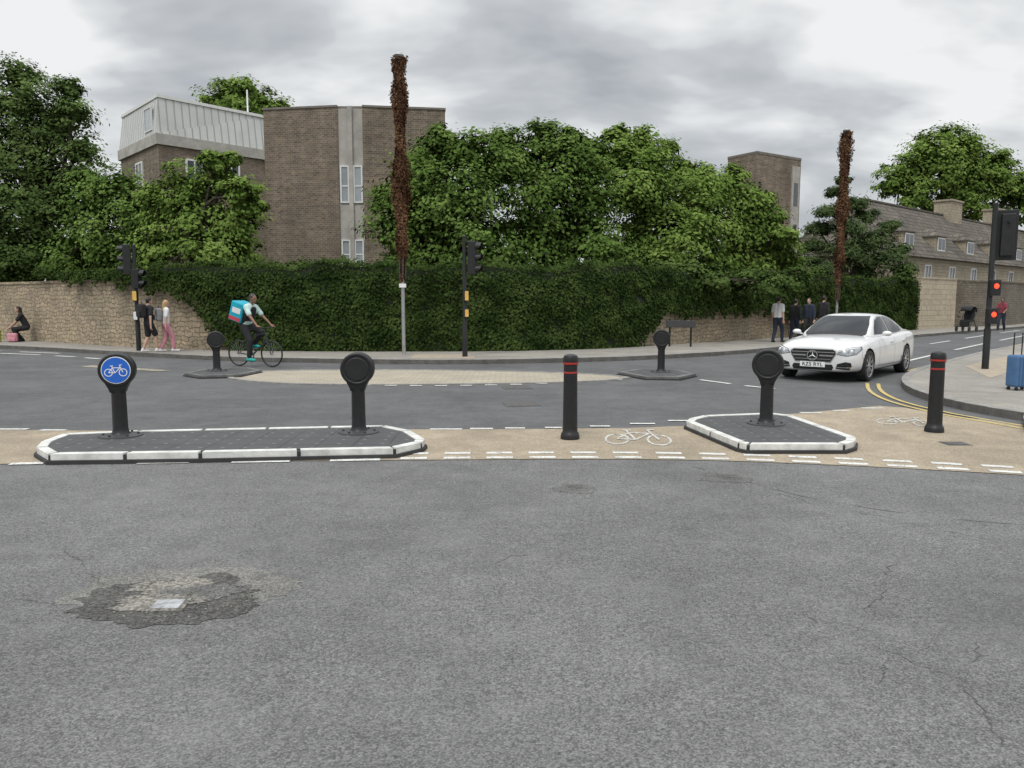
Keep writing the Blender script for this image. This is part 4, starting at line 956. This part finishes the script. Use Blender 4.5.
    for sg in (-1,1):
        E=MB(); E.ball(hd+vx(sg*0.03,0.086,0.008),(0.011,0.007,0.007),8,6); E.obj('eye',HD,e)
    return e
def heading(dx,dy): return math.atan2(-dx,dy)
def pl(px,py,z=0.118): x,y=g(px,py,z); return (x,y,z)
def pack(name,loc,rz,w,d,h,mat,label,cat='backpack'):
    e=empty(name,loc,rz); tag(e,label,cat)
    mb=MB(); mb.box(-w/2,w/2,-d/2,d/2,0,h); o=mb.obj('main_bag',mat,e,bevel=min(w,d)*0.3)
    mb=MB(); mb.box(-w*.36,w*.36,-d/2-0.06,-d/2,h*.08,h*.5); mb.obj('front_pocket',mat,e,bevel=0.025)
    mb=MB(); mb.path([(-0.04,0,h-.01),(-0.03,0,h+.05),(0.03,0,h+.05),(0.04,0,h-.01)],0.01,6); mb.obj('handle',M['black'],e)
    return e
p=pl(150,352); r=heading(0.6,0.8); person(p,r,1.68,'person in black top and shorts walking beside the wall',BLK,BLK,HD,SK,WHT,shorts=True)
p2=(p[0]-0.6*0.19,p[1]-0.8*0.19,p[2]+1.05); pack('backpack',p2,r,0.3,0.16,0.42,BLK,'black backpack worn by the person in shorts')
p=pl(167,351.5); r=heading(0.75,0.6); person(p,r,1.6,'blond person in white top and pink trousers walking',WHT,PNK,HBL,SK,WHT,longhair=True)
p2=(p[0]-0.75*0.2,p[1]-0.6*0.2,p[2]+0.95); pack('backpack',p2,r,0.28,0.16,0.40,GRY,'grey backpack worn by the blond person')
p=pl(23,341.5); person(p,heading(-0.85,-0.5),1.8,'person in black crouching on the pavement beside the wall',BLK,BLK,HD,SK,BLK,pz=0.55,py=-0.15,lean=0.35,feet=[(-0.11,0.12,0.09),(0.11,0.02,0.09)],hands=[(-0.15,0.38,0.55),(0.15,0.38,0.50)],longhair=True,sleeve=0)
p=pl(13,342); pack('shopping_bag',p,0.3,0.34,0.2,0.34,PNK,'pink bag standing on the pavement','bag')
p=pl(777,342.2); r=heading(0.7,0.7); person(p,r,1.74,'person in white shirt and dark trousers walking away',WHT,NVY,HD,SK,BLK,sleeve=0)
p=pl(794,341); person(p,heading(0.7,0.7),1.66,'person in dark jacket walking along the hedge',BLK,NVY,HD,SK,BLK,sleeve=1)
p=pl(808,340); person(p,heading(-0.7,-0.7),1.7,'person in dark grey coat walking toward the junction',NVY,BLK,HD,SK,BLK,sleeve=1)
p=pl(822,339); person(p,heading(0.7,0.7),1.8,'person in black jacket walking along the hedge',BLK,BLK,HD,SK,BLK,sleeve=1)
p=pl(1001,330.5); person(p,heading(-0.7,-0.6),1.75,'person in maroon top with hands forward near pushchair',MAR,NVY,HD,SKD,BLK,hands=[(-0.2,0.35,1.0),(0.2,0.35,1.0)])
p=pl(966,331.5); e=empty('pushchair',p,heading(-0.8,-0.6)); tag(e,'black pushchair with hood standing on far pavement','pushchair'); e.scale=(1.15,1.15,1.2)
mb=MB()
for sg in (-1,1):
    mb.path([(sg*0.25,-0.55,1.0),(sg*0.25,-0.1,0.55),(sg*0.25,0.35,0.12)],0.016,8); mb.path([(sg*0.25,-0.1,0.55),(sg*0.27,-0.35,0.12)],0.016,8)
mb.path([(-0.25,-0.55,1.0),(0.25,-0.55,1.0)],0.018,8); mb.obj('frame',M['blackm'],e,smooth=True)
mb=MB(); mb.box(-0.22,0.22,-0.22,0.18,0.42,0.5); mb.obox((0,-0.25,0.7),(0.22,0,0),(0,0.03,0.0),(0,-0.08,0.25)); mb.box(-0.2,0.2,0.14,0.2,0.2,0.45); mb.obj('seat',BLK,e,bevel=0.02)
mb=MB(); vs=[];fs=[]
for i in range(9):
    t=math.pi*(0.15+0.75*i/8)
    for xx in (-0.24,0.24): vs.append((xx,-0.15+0.34*math.cos(t),0.75+0.34*math.sin(t)))
for i in range(8): fs.append((2*i,2*i+1,2*i+3,2*i+2))
mb.add(vs,fs); o=mb.obj('hood',BLK,e,smooth=True); sm=o.modifiers.new('s','SOLIDIFY'); sm.thickness=0.02
for sx_,sy_ in ((-.27,.35),(.27,.35),(-.29,-.35),(.29,-.35)):
    mb=MB(); mb.lathe([(0.02,-0.02),(0.09,-0.02),(0.12,-0.018),(0.12,0.018),(0.09,0.02),(0.02,0.02)],c=(sx_,sy_,0.12),axis='x',seg=20,close=True); mb.obj('wheel',M['black'],e,smooth=True)
# ------------------------------------------------------------ bicycle and rider
bx,by=g(255,366.5); br=heading(0.93,-0.36)
e=empty('bicycle',(bx,by,0.0),br); tag(e,'dark city bicycle being ridden across the road','bicycle')
R=0.34; rear=vx(0,-0.5,R);fr=vx(0,0.54,R);bb=vx(0,-0.06,0.29);st=vx(0,-0.2,0.80);hdt=vx(0,0.36,0.86);hdb=vx(0,0.40,0.70)
for c in (rear,fr):
    w=empty('wheel',c); w.parent=e
    mb=MB(); seg=40;vs=[];fs=[]
    for i in range(seg):
        a=2*math.pi*i/seg
        for k in range(8):
            b=2*math.pi*k/8; r_=R-0.02+0.02*math.cos(b); vs.append((0.02*math.sin(b),r_*math.cos(a),r_*math.sin(a)))
    for i in range(seg):
        for k in range(8): fs.append((i*8+k,((i+1)%seg)*8+k,((i+1)%seg)*8+(k+1)%8,i*8+(k+1)%8))
    mb.add(vs,fs); mb.obj('tyre',M['black'],w,smooth=True)
    mb=MB(); mb.lathe([(0.31,-0.01),(0.32,-0.01),(0.32,0.01),(0.31,0.01)],axis='x',seg=40,close=True)
    for i in range(20):
        a=2*math.pi*i/20; mb.cyl((0.015*(-1)**i,0,0),(0,0.31*math.cos(a),0.31*math.sin(a)),0.0022,seg=4)
    mb.cyl((-0.04,0,0),(0.04,0,0),0.02,seg=10); mb.obj('rim',M['steel'],w)
mb=MB()
for a,b,r_ in ((bb,st,.016),(st+vx(0,0.01,-0.05),hdt,.015),(bb,hdb,.018),(hdt+vx(0,-.01,.05),hdb+vx(0,.01,-.02),.018)): mb.cyl(a,b,r_,seg=10)
for sg in (-1,1):
    mb.cyl(bb+vx(sg*.03,0,0),rear+vx(sg*.05,0,0),.010,seg=8); mb.cyl(st+vx(sg*.015,0,-0.03),rear+vx(sg*.05,0,0),.009,seg=8); mb.path([hdb+vx(sg*.045,0.01,-.03),fr+vx(sg*.05,-0.01,.12),fr+vx(sg*.05,0,0)],.012,8)
mb.obj('frame',simple('bike_paint',(0.03,0.035,0.05),0.3),e,smooth=True)
mb=MB(); mb.cyl(st,st+vx(0,-0.03,.12),.013,seg=8); mb.ball(st+vx(0,-0.07,.14),(0.075,0.11,0.03)); mb.ball(st+vx(0,0.06,.14),(0.028,0.11,0.02)); mb.obj('saddle',M['black'],e,smooth=True)
mb=MB(); mb.cyl(hdt,hdt+vx(0,0.02,0.14),.014,seg=8); mb.path([(-0.29,0.34,1.02),(-0.2,0.42,1.0),(0,0.42,1.0),(0.2,0.42,1.0),(0.29,0.34,1.02)],.013,8); mb.obj('handlebar',M['black'],e,smooth=True)
mb=MB(); mb.lathe([(0.06,-.004),(0.095,-.004),(0.095,.004),(0.06,.004)],c=tuple(bb+vx(0.05,0,0)),axis='x',seg=24,close=True)
mb.bar(bb+vx(.07,0,0),bb+vx(.07,0.03,-.17),.012,.02,(1,0,0)); mb.bar(bb+vx(-.07,0,0),bb+vx(-.07,-0.03,.17),.012,.02,(1,0,0)); mb.box(.07,.17,-.07,.01,.11,.13); mb.box(-.17,-.07,-.13,-.05,.45,.47); mb.obj('crank',M['steel'],e)
person((bx,by,0.0),br,1.78,'delivery cyclist in mint shirt and black trousers riding',MINT,BLK,HD,SKD,TEAL,pz=1.05,py=-0.24,lean=0.36,feet=[(-0.13,-0.12,0.56),(0.13,-0.06,0.23)],hands=[(-0.27,0.30,1.07),(0.27,0.30,1.07)],sleeve=0,hat=simple('helmet_black',(0.02,0.02,0.022),0.35),vest=BLK)
rot=Matrix.Rotation(br,4,'Z'); o_=rot@vx(0,-0.38,0); e=empty('delivery_bag',(bx+o_.x,by+o_.y,1.15),br); tag(e,'square turquoise delivery backpack with red and white panels','delivery bag')
CY=simple('turquoise_fabric',(0.0,0.36,0.48),0.6,var=0.12)
T_=Matrix.Rotation(-0.30,4,'X')
def tb(mb): mb.v=[tuple(T_@Vector(v)) for v in mb.v]; return mb
mb=MB(); mb.box(-0.24,0.24,-0.24,0.16,0.0,0.50); tb(mb).obj('box',CY,e,bevel=0.03)
mb=MB(); mb.box(0.243,0.247,-0.16,0.10,0.22,0.36); tb(mb).obj('side_panel',WHT,e)
mb=MB(); mb.box(-0.247,-0.243,-0.16,0.10,0.22,0.36); tb(mb).obj('side_panel',WHT,e)
mb=MB(); mb.box(0.243,0.247,-0.22,0.14,0.03,0.12); tb(mb).obj('red_stripe',simple('red_fabric',(0.5,0.05,0.08),0.6),e)
mb=MB(); mb.box(-0.2,-0.14,0.16,0.19,0.02,0.46); tb(mb).obj('shoulder_strap',BLK,e)
mb=MB(); mb.box(0.14,0.2,0.16,0.19,0.02,0.46); tb(mb).obj('shoulder_strap',BLK,e)
x,y=g(1019,390,0.112); e=empty('suitcase',(x,y,0.112),0.25); tag(e,'blue upright suitcase with extended handle on the pavement','suitcase')
mb=MB(); mb.box(-0.2,0.2,-0.12,0.12,0.06,0.62); mb.obj('shell',simple('suitcase_blue',(0.06,0.14,0.28),0.5),e,bevel=0.04)
mb=MB()
for i in range(5): mb.box(-0.15+i*0.07,-0.13+i*0.07,-0.127,-0.115,0.1,0.58)
mb.obj('ribs',simple('suitcase_rib',(0.045,0.11,0.23),0.5),e)
mb=MB(); mb.path([(-0.09,0.08,0.6),(-0.09,0.08,1.0),(0.09,0.08,1.0),(0.09,0.08,0.6)],0.011,8); mb.obj('handle',M['black'],e)
for a in (-0.15,0.15):
    for b in (-0.08,0.08):
        mb=MB(); mb.lathe([(0,-0.015),(0.03,-0.015),(0.03,0.015),(0,0.015)],c=(a,b,0.03),axis='x',seg=12); mb.obj('wheel',M['black'],e)
# ------------------------------------------------------------ car
def car():
    PW,nt,bs=newmat('white_car_paint'); p=node(nt,'ShaderNodeTexCoord').outputs['Object']
    c=mixc(nt,rampf(nt,noise(nt,p,2,3),0.3,0.7),(0.70,0.70,0.70),(0.76,0.76,0.755))
    z=node(nt,'ShaderNodeSeparateXYZ',{0:p}).outputs[2]
    lowgrey=mixc(nt,rampf(nt,z,0.2,0.5,0.35,0.0),c,(0.3,0.29,0.27)); nt.links.new(lowgrey,bs.inputs['Base Color'])  # body colour turns greyer towards the bottom
    bs.inputs['Roughness'].default_value=0.32; bs.inputs['Coat Weight'].default_value=1.0; bs.inputs['Coat Roughness'].default_value=0.03
    GL=simple('car_glass',(0.010,0.012,0.014),0.06,var=0.2,spec=0.5); CH=simple('chrome',(0.75,0.75,0.76),0.12,1.0,var=0.05); DK=simple('car_black_trim',(0.012,0.012,0.013),0.4); GAP=simple('panel_gap',(0.12,0.12,0.12),0.8)
    HL=simple('headlamp_glass',(0.30,0.32,0.34),0.08,var=0.5,scale=14,coat=1.0); TY=simple('tyre_rubber',(0.02,0.02,0.02),0.8); RM=simple('alloy',(0.45,0.45,0.46),0.3,0.85); WB=simple('wheel_well',(0.008,0.008,0.008),0.95)
    RL=simple('tail_lamp',(0.35,0.01,0.01),0.15); LB=simple('lens_bright',(0.75,0.78,0.82),0.05,coat=1.0)
    cx,cy=7.80,17.72; e=empty('car',(cx,cy,0.0),math.atan2(-0.75,-0.66)); e.scale=(0.94,0.99,0.965); tag(e,'white executive saloon car turning into the junction','car')
    st=[(-2.47,.60,.42,.86,.80),(-2.46,.66,.36,.95,.86),(-2.40,.78,.28,1.03,.94),(-2.25,.85,.24,1.075,.98),(-1.95,.89,.21,1.095,1.0),(-1.32,.915,.19,1.07,.99),(-.6,.92,.18,1.0,.965),(.1,.92,.18,.99,.95),(.8,.92,.18,.985,.93),(1.1,.918,.18,.99,.91),(1.62,.915,.19,.955,.87),(1.95,.895,.2,.92,.82),(2.2,.85,.21,.87,.77),(2.34,.79,.22,.83,.735),(2.42,.72,.23,.79,.70),(2.455,.64,.26,.74,.66),(2.46,.58,.30,.68,.62)]
    def half(w,zb,zt,zs): return [(0,zb),(.45*w,zb),(.86*w,zb),(.975*w,zb+.07),(.99*w,zb+.2),(1.0*w,zb+(zs-zb)*.55),(.985*w,zs-.13),(.955*w,zs-.04),(.90*w,zs+.0),(.72*w,zs+(zt-zs)*.62),(.38*w,zt-.008),(0,zt)]
    vs=[];fs=[]
    for (x,w,zb,zt,zs) in st:
        h=half(w,zb,zt,zs); ring=h+[(-a,b) for a,b in h[::-1][1:-1]]
        for a,b in ring: vs.append((x,a,b))
    n=22
    for i in range(len(st)-1):
        for k in range(n): fs.append((i*n+k,(i+1)*n+k,(i+1)*n+(k+1)%n,i*n+(k+1)%n))
    fs.append(tuple(range(n))); fs.append(tuple(((len(st)-1)*n+k) for k in range(n))[::-1])
    body=mobj('body',vs,fs,PW,e,smooth=True,angle=180)
    bm=bmesh.new(); bm.from_mesh(body.data); bmesh.ops.recalc_face_normals(bm,faces=bm.faces); bm.to_mesh(body.data); bm.free()
    s=body.modifiers.new('s','SUBSURF'); s.levels=2; s.render_levels=2; bake(body)
    gs=[(-2.0,.70,1.06,.2),(-1.9,.72,1.10,.2),(-1.6,.75,1.21,.2),(-1.25,.77,1.33,.2),(-.85,.785,1.42,.2),(-.35,.79,1.462,.2),(.1,.79,1.452,.2),(.4,.785,1.395,.2),(.7,.775,1.25,.2),(1.0,.755,1.08,.2),(1.2,.72,.97,.2)]
    gv=[];gf=[]
    for (x,w,zt,_) in gs:
        re=w-(zt-.95)*.44; re=max(re,.5)
        h=[(0,.80),(w*.97,.80),(w,.93),(w*.99,.96),(w+(re-w)*.45,.96+(zt-.08-.96)*.5),(re+.01,zt-.085 if zt>1.08 else zt-.04),(re-.05,zt-.03),(re*.55,zt-.006),(0,zt)]
        ring=h+[(-a,b) for a,b in h[::-1][1:-1]]
        for a,b in ring: gv.append((x,a,b))
    n=16
    for i in range(len(gs)-1):
        for k in range(n): gf.append((i*n+k,(i+1)*n+k,(i+1)*n+(k+1)%n,i*n+(k+1)%n))
    gf.append(tuple(range(n))); gf.append(tuple(((len(gs)-1)*n+k) for k in range(n))[::-1])
    cab=mobj('roof',gv,gf,PW,e,smooth=True,angle=180)
    bm=bmesh.new(); bm.from_mesh(cab.data); bmesh.ops.recalc_face_normals(bm,faces=bm.faces); bm.to_mesh(cab.data); bm.free()
    s=cab.modifiers.new('s','SUBSURF'); s.levels=2; bake(cab)
    def mk(obs):
        V=[];Fc=[]
        for o in obs:
            k=len(V); V+=[v.co.copy() for v in o.data.vertices]; Fc+=[tuple(i+k for i in p_.vertices) for p_ in o.data.polygons]
        return BVHTree.FromPolygons(V,Fc)
    TB=mk([body]);TC=mk([cab]);TA=mk([body,cab])
    for ax in (1.62,-1.32):
        for sg in (-1,1):
            m=MB(); m.cyl((ax,sg*.60,.335),(ax,sg*1.2,.335),.375,seg=40); c_=m.obj('cutter',WB)
            b=body.modifiers.new('b','BOOLEAN'); b.object=c_; b.operation='DIFFERENCE'; b.solver='EXACT'
            c_.parent=e; bpy.context.view_layer.update(); bake(body); bpy.data.objects.remove(c_)
    if len(body.data.materials)<2: body.data.materials.append(WB)
    else: body.data.materials[1]=WB
    for p_ in body.data.polygons:
        c_=p_.center; ins=False
        for ax in (1.62,-1.32):
            rr=math.hypot(c_.x-ax,c_.z-.335)
            if rr<.374 and abs(c_.y)<.8 and abs(c_.y)>0.55: ins=True
            if abs(rr-.375)<.006 and abs(c_.y)>.58: ins=True
        p_.material_index=1 if ins else 0; p_.use_smooth=not ins
    def decal(name,poly,ax,off,mat,tree,parent=e,maxl=.07):
        bm=bmesh.new(); vv=[bm.verts.new((a,b,0)) for a,b in poly]; bm.faces.new(vv); bmesh.ops.triangulate(bm,faces=bm.faces)
        for _ in range(6):
            es=[q for q in bm.edges if q.calc_length()>maxl]
            if not es: break
            bmesh.ops.subdivide_edges(bm,edges=es,cuts=1); bmesh.ops.triangulate(bm,faces=bm.faces)
        bad=[]
        for v in bm.verts:
            a,b=v.co.x,v.co.y
            o,dv={'F':((4,a,b),(-1,0,0)),'B':((-4,a,b),(1,0,0)),'L':((a,3,b),(0,-1,0)),'R':((a,-3,b),(0,1,0)),'T':((a,b,3),(0,0,-1))}[ax]
            hit=tree.ray_cast(Vector(o),Vector(dv))
            if hit[0] is None: bad.append(v); continue
            nn=hit[1]
            if nn.dot(Vector(dv))>0: nn=-nn
            v.co=hit[0]+nn*off
        bmesh.ops.delete(bm,geom=bad,context='VERTS'); bmesh.ops.recalc_face_normals(bm,faces=bm.faces)
        me=bpy.data.meshes.new(name); bm.to_mesh(me); bm.free(); return finish(me,name,mat,parent,False,True,60)
    def grow(poly,d):
        ar=sum(poly[i-1][0]*poly[i][1]-poly[i][0]*poly[i-1][1] for i in range(len(poly))); s_=1 if ar>0 else -1
        out=[];n=len(poly)
        for i in range(n):
            a=Vector(poly[i-1]);b=Vector(poly[i]);c=Vector(poly[(i+1)%n]); n1=(b-a).normalized();n2=(c-b).normalized()
            m1=Vector((n1.y,-n1.x))*s_;m2=Vector((n2.y,-n2.x))*s_; m=(m1+m2).normalized(); k=d/max(.4,m.dot(m1)); out.append(tuple(b+m*k))
        return out
    decal('windscreen',[(-.66,1.0),(.66,1.0),(.60,1.2),(.50,1.385),(-.50,1.385),(-.60,1.2)],'F',.006,GL,TC)
    decal('rear_window',[(-.62,1.13),(.62,1.13),(.48,1.36),(-.48,1.36)],'B',.006,GL,TC)
    wins=[[(.80,.985),(.62,1.13),(.36,1.285),(.05,1.36),(-.20,1.375),(-.20,.985)],[(-.28,.985),(-.28,1.375),(-.65,1.36),(-1.05,1.275),(-1.17,1.20),(-1.17,1.0)],[(-1.22,1.01),(-1.22,1.19),(-1.42,1.10),(-1.52,1.03)]]
    for sd in 'LR':
        decal('window_trim',grow([(.86,.98),(.62,1.15),(.36,1.305),(.05,1.38),(-.35,1.395),(-.75,1.36),(-1.15,1.26),(-1.45,1.12),(-1.58,1.02),(-.5,.975)],.006),sd,.004,CH,TC)
        for w in wins: decal('side_window',w,sd,.009,GL,TC)
    for sd in 'LR':
        for x_ in (.93,-.24): decal('door_gap',[(x_,.30),(x_+.010,.30),(x_+.010,.93),(x_,.93)],sd,.002,GAP,TB,maxl=.05)
        decal('door_gap',[(-1.20,.62),(-1.19,.62),(-1.25,.94),(-1.26,.94)],sd,.002,GAP,TB)
        decal('sill_gap',[(.93,.295),(-.90,.295),(-.90,.305),(.93,.305)],sd,.002,GAP,TB)
        decal('sill_trim',[(1.2,.205),(-.92,.205),(-.92,.235),(1.2,.235)],sd,.004,CH,TB)
        decal('bumper_gap',[(2.05,.50),(2.06,.50),(2.02,.66),(2.01,.66)],sd,.002,GAP,TB)
        for x_ in (.02,-1.02):
            hit=TB.ray_cast(Vector((x_,3 if sd=='L' else -3,.80)),Vector((0,-1 if sd=='L' else 1,0)))[0]
            m=MB(); m.box(x_-.11,x_+.11,hit.y-.02,hit.y+.025,.785,.815) if sd=='L' else m.box(x_-.11,x_+.11,hit.y-.025,hit.y+.02,.785,.815); m.obj('door_handle',CH,e,bevel=.01)
    gr=[(-.40,.70),(.40,.70),(.46,.665),(.465,.62),(.36,.44),(-.36,.44),(-.465,.62),(-.46,.665)]
    decal('grille_surround',grow(gr,.018),'F',.008,CH,TB); decal('grille',gr,'F',.014,DK,TB)
    decal('grille_bar',[(-.41,.555),(-.14,.555),(-.14,.585),(-.43,.585)],'F',.024,CH,TB); decal('grille_bar',[(.41,.555),(.14,.555),(.14,.585),(.43,.585)],'F',.024,CH,TB)
    decal('grille_bar',[(-.37,.488),(.37,.488),(.375,.50),(-.375,.50)],'F',.020,CH,TB); decal('grille_bar',[(-.44,.635),(.44,.635),(.445,.647),(-.445,.647)],'F',.020,CH,TB)
    hit=TB.ray_cast(Vector((4,0,.57)),Vector((-1,0,0)))[0]; xf=hit.x+.035
    m=MB(); m.lathe([(.095,-.006),(.113,-.006),(.113,.008),(.095,.008)],c=(xf,0,.57),axis='x',seg=36,close=True)
    for k in range(3):
        a=math.pi/2+k*2*math.pi/3; tip=vx(0,.102*math.cos(a),.102*math.sin(a)); c0=vx(xf,0,.57); sdv=vx(0,-math.sin(a),math.cos(a))*.02
        m.add([c0+sdv,c0-sdv,c0+tip,c0+vx(.012,0,0)],[(0,3,2),(3,1,2),(0,2,1)])
    m.obj('emblem',CH,e,smooth=False)
    for sg in (-1,1):
        hl=[(sg*.50,.61),(sg*.54,.685),(sg*.70,.735),(sg*.83,.755),(sg*.85,.70),(sg*.81,.61),(sg*.68,.575)]
        decal('headlight_surround',grow(hl,.01),'F',.004,DK,TB); o=decal('headlight',hl,'F',.010,HL,TB)
        for (yy_,zz2,rr_) in ((.62,.65,.040),(.74,.67,.042)):
            h_=TB.ray_cast(Vector((4,sg*yy_,zz2)),Vector((-1,0,0)))[0]
            if h_: m=MB(); m.ball((h_.x-.004,sg*yy_,zz2),(.022,rr_,rr_)); m.obj('headlight_lens',LB,e,smooth=True)
        decal('daytime_lamp',[(sg*.52,.675),(sg*.70,.725),(sg*.82,.745),(sg*.82,.732),(sg*.70,.712),(sg*.53,.663)],'F',.014,M['signw'],TB)
        decal('air_intake',[(sg*.48,.30),(sg*.50,.40),(sg*.66,.45),(sg*.75,.43),(sg*.76,.36),(sg*.72,.28)],'F',.006,DK,TB)
        decal('intake_trim',[(sg*.47,.325),(sg*.74,.325),(sg*.745,.338),(sg*.47,.338)],'F',.012,CH,TB)
        decal('tail_light',[(sg*.42,.80),(sg*.74,.80),(sg*.76,.91),(sg*.42,.89)],'B',.006,RL,TB)
        m=MB(); m.ball((.73,sg*.985,1.01),(.08,.10,.06)); m.bar((.73,sg*.86,.96),(.73,sg*.97,1.0),.05,.03); m.obj('wing_mirror',PW,e,smooth=True)
    decal('lower_grille',[(-.40,.265),(.40,.265),(.43,.32),(.40,.385),(-.40,.385),(-.43,.32)],'F',.006,DK,TB)
    decal('splitter',[(-.60,.245),(.60,.245),(.60,.262),(-.60,.262)],'F',.010,CH,TB)
    decal('wiper_cowl',[(1.09,-.66),(1.16,-.60),(1.16,.60),(1.09,.66)],'T',.006,DK,TA)
    hit=TB.ray_cast(Vector((4,0,.375)),Vector((-1,0,0)))[0]; xp=hit.x+.02
    m=MB(); m.box(xp-.02,xp,-.26,.26,.32,.43); m.obj('number_plate',M['signw'],e,bevel=.004)
    cu=bpy.data.curves.new('t','FONT'); cu.body='RZ5 RYL'; cu.size=.108; cu.align_x='CENTER'; cu.align_y='CENTER'; cu.offset=.002; cu.space_character=1.08
    to=bpy.data.objects.new('t',cu); COL.objects.link(to); bpy.context.view_layer.update()
    me=bpy.data.meshes.new_from_object(to.evaluated_get(bpy.context.evaluated_depsgraph_get())); bpy.data.objects.remove(to)
    t=finish(me,'plate_lettering',M['black'],e,False,False); t.matrix_local=Matrix.Translation((xp+.003,0,.375))@Matrix.Rotation(math.pi/2,4,'Z')@Matrix.Rotation(math.pi/2,4,'X')
    for ax in (1.62,-1.32):
        for sg in (-1,1):
            w=empty('wheel',(ax,sg*.80,.335)); w.parent=e; o=sg
            m=MB(); m.lathe([(.24,-.11),(.30,-.118),(.328,-.105),(.335,-.06),(.335,.06),(.328,.105),(.30,.118),(.24,.11)],axis='y',seg=48,close=True); m.obj('tyre',TY,w,smooth=True)
            m=MB(); m.lathe([(.225,.10*o),(.245,.112*o),(.250,.10*o),(.250,-.1*o),(.235,-.1*o),(.225,.07*o)],axis='y',seg=48,close=True)
            for k in range(10):
                a=2*math.pi*k/10+.1; m.bar((.03*math.cos(a),.085*o,.03*math.sin(a)),(.235*math.cos(a),.095*o,.235*math.sin(a)),.030,.02,(0,1,0))
            m.cyl((0,.06*o,0),(0,.10*o,0),.055,.045,20); m.obj('rim',RM,w,smooth=False)
            m=MB(); m.cyl((0,.02*o,0),(0,.04*o,0),.235,seg=32); m.obj('wheel_backing',WB,w)  # near-black backing disc, its colour darkens the gaps between spokes
    m=MB(); m.ball((-1.35,0,1.33),(.09,.018,.05)); m.obj('roof_aerial',PW,e,smooth=True)
    return e
car()
x,y=g(2,342,0.118); e=empty('grit_bin',(x-0.3,y,0.118)); tag(e,'small yellow-green bin beside stone wall','bin')
mb=MB(); mb.box(-0.2,0.2,-0.15,0.15,0,0.4); mb.obj('body',simple('bin_yellow',(0.45,0.5,0.06),0.5),e,bevel=0.03)
mb=MB(); mb.box(-0.22,0.22,-0.17,0.17,0.4,0.46); mb.obj('lid',simple('bin_lid',(0.40,0.45,0.05),0.5),e,bevel=0.02)
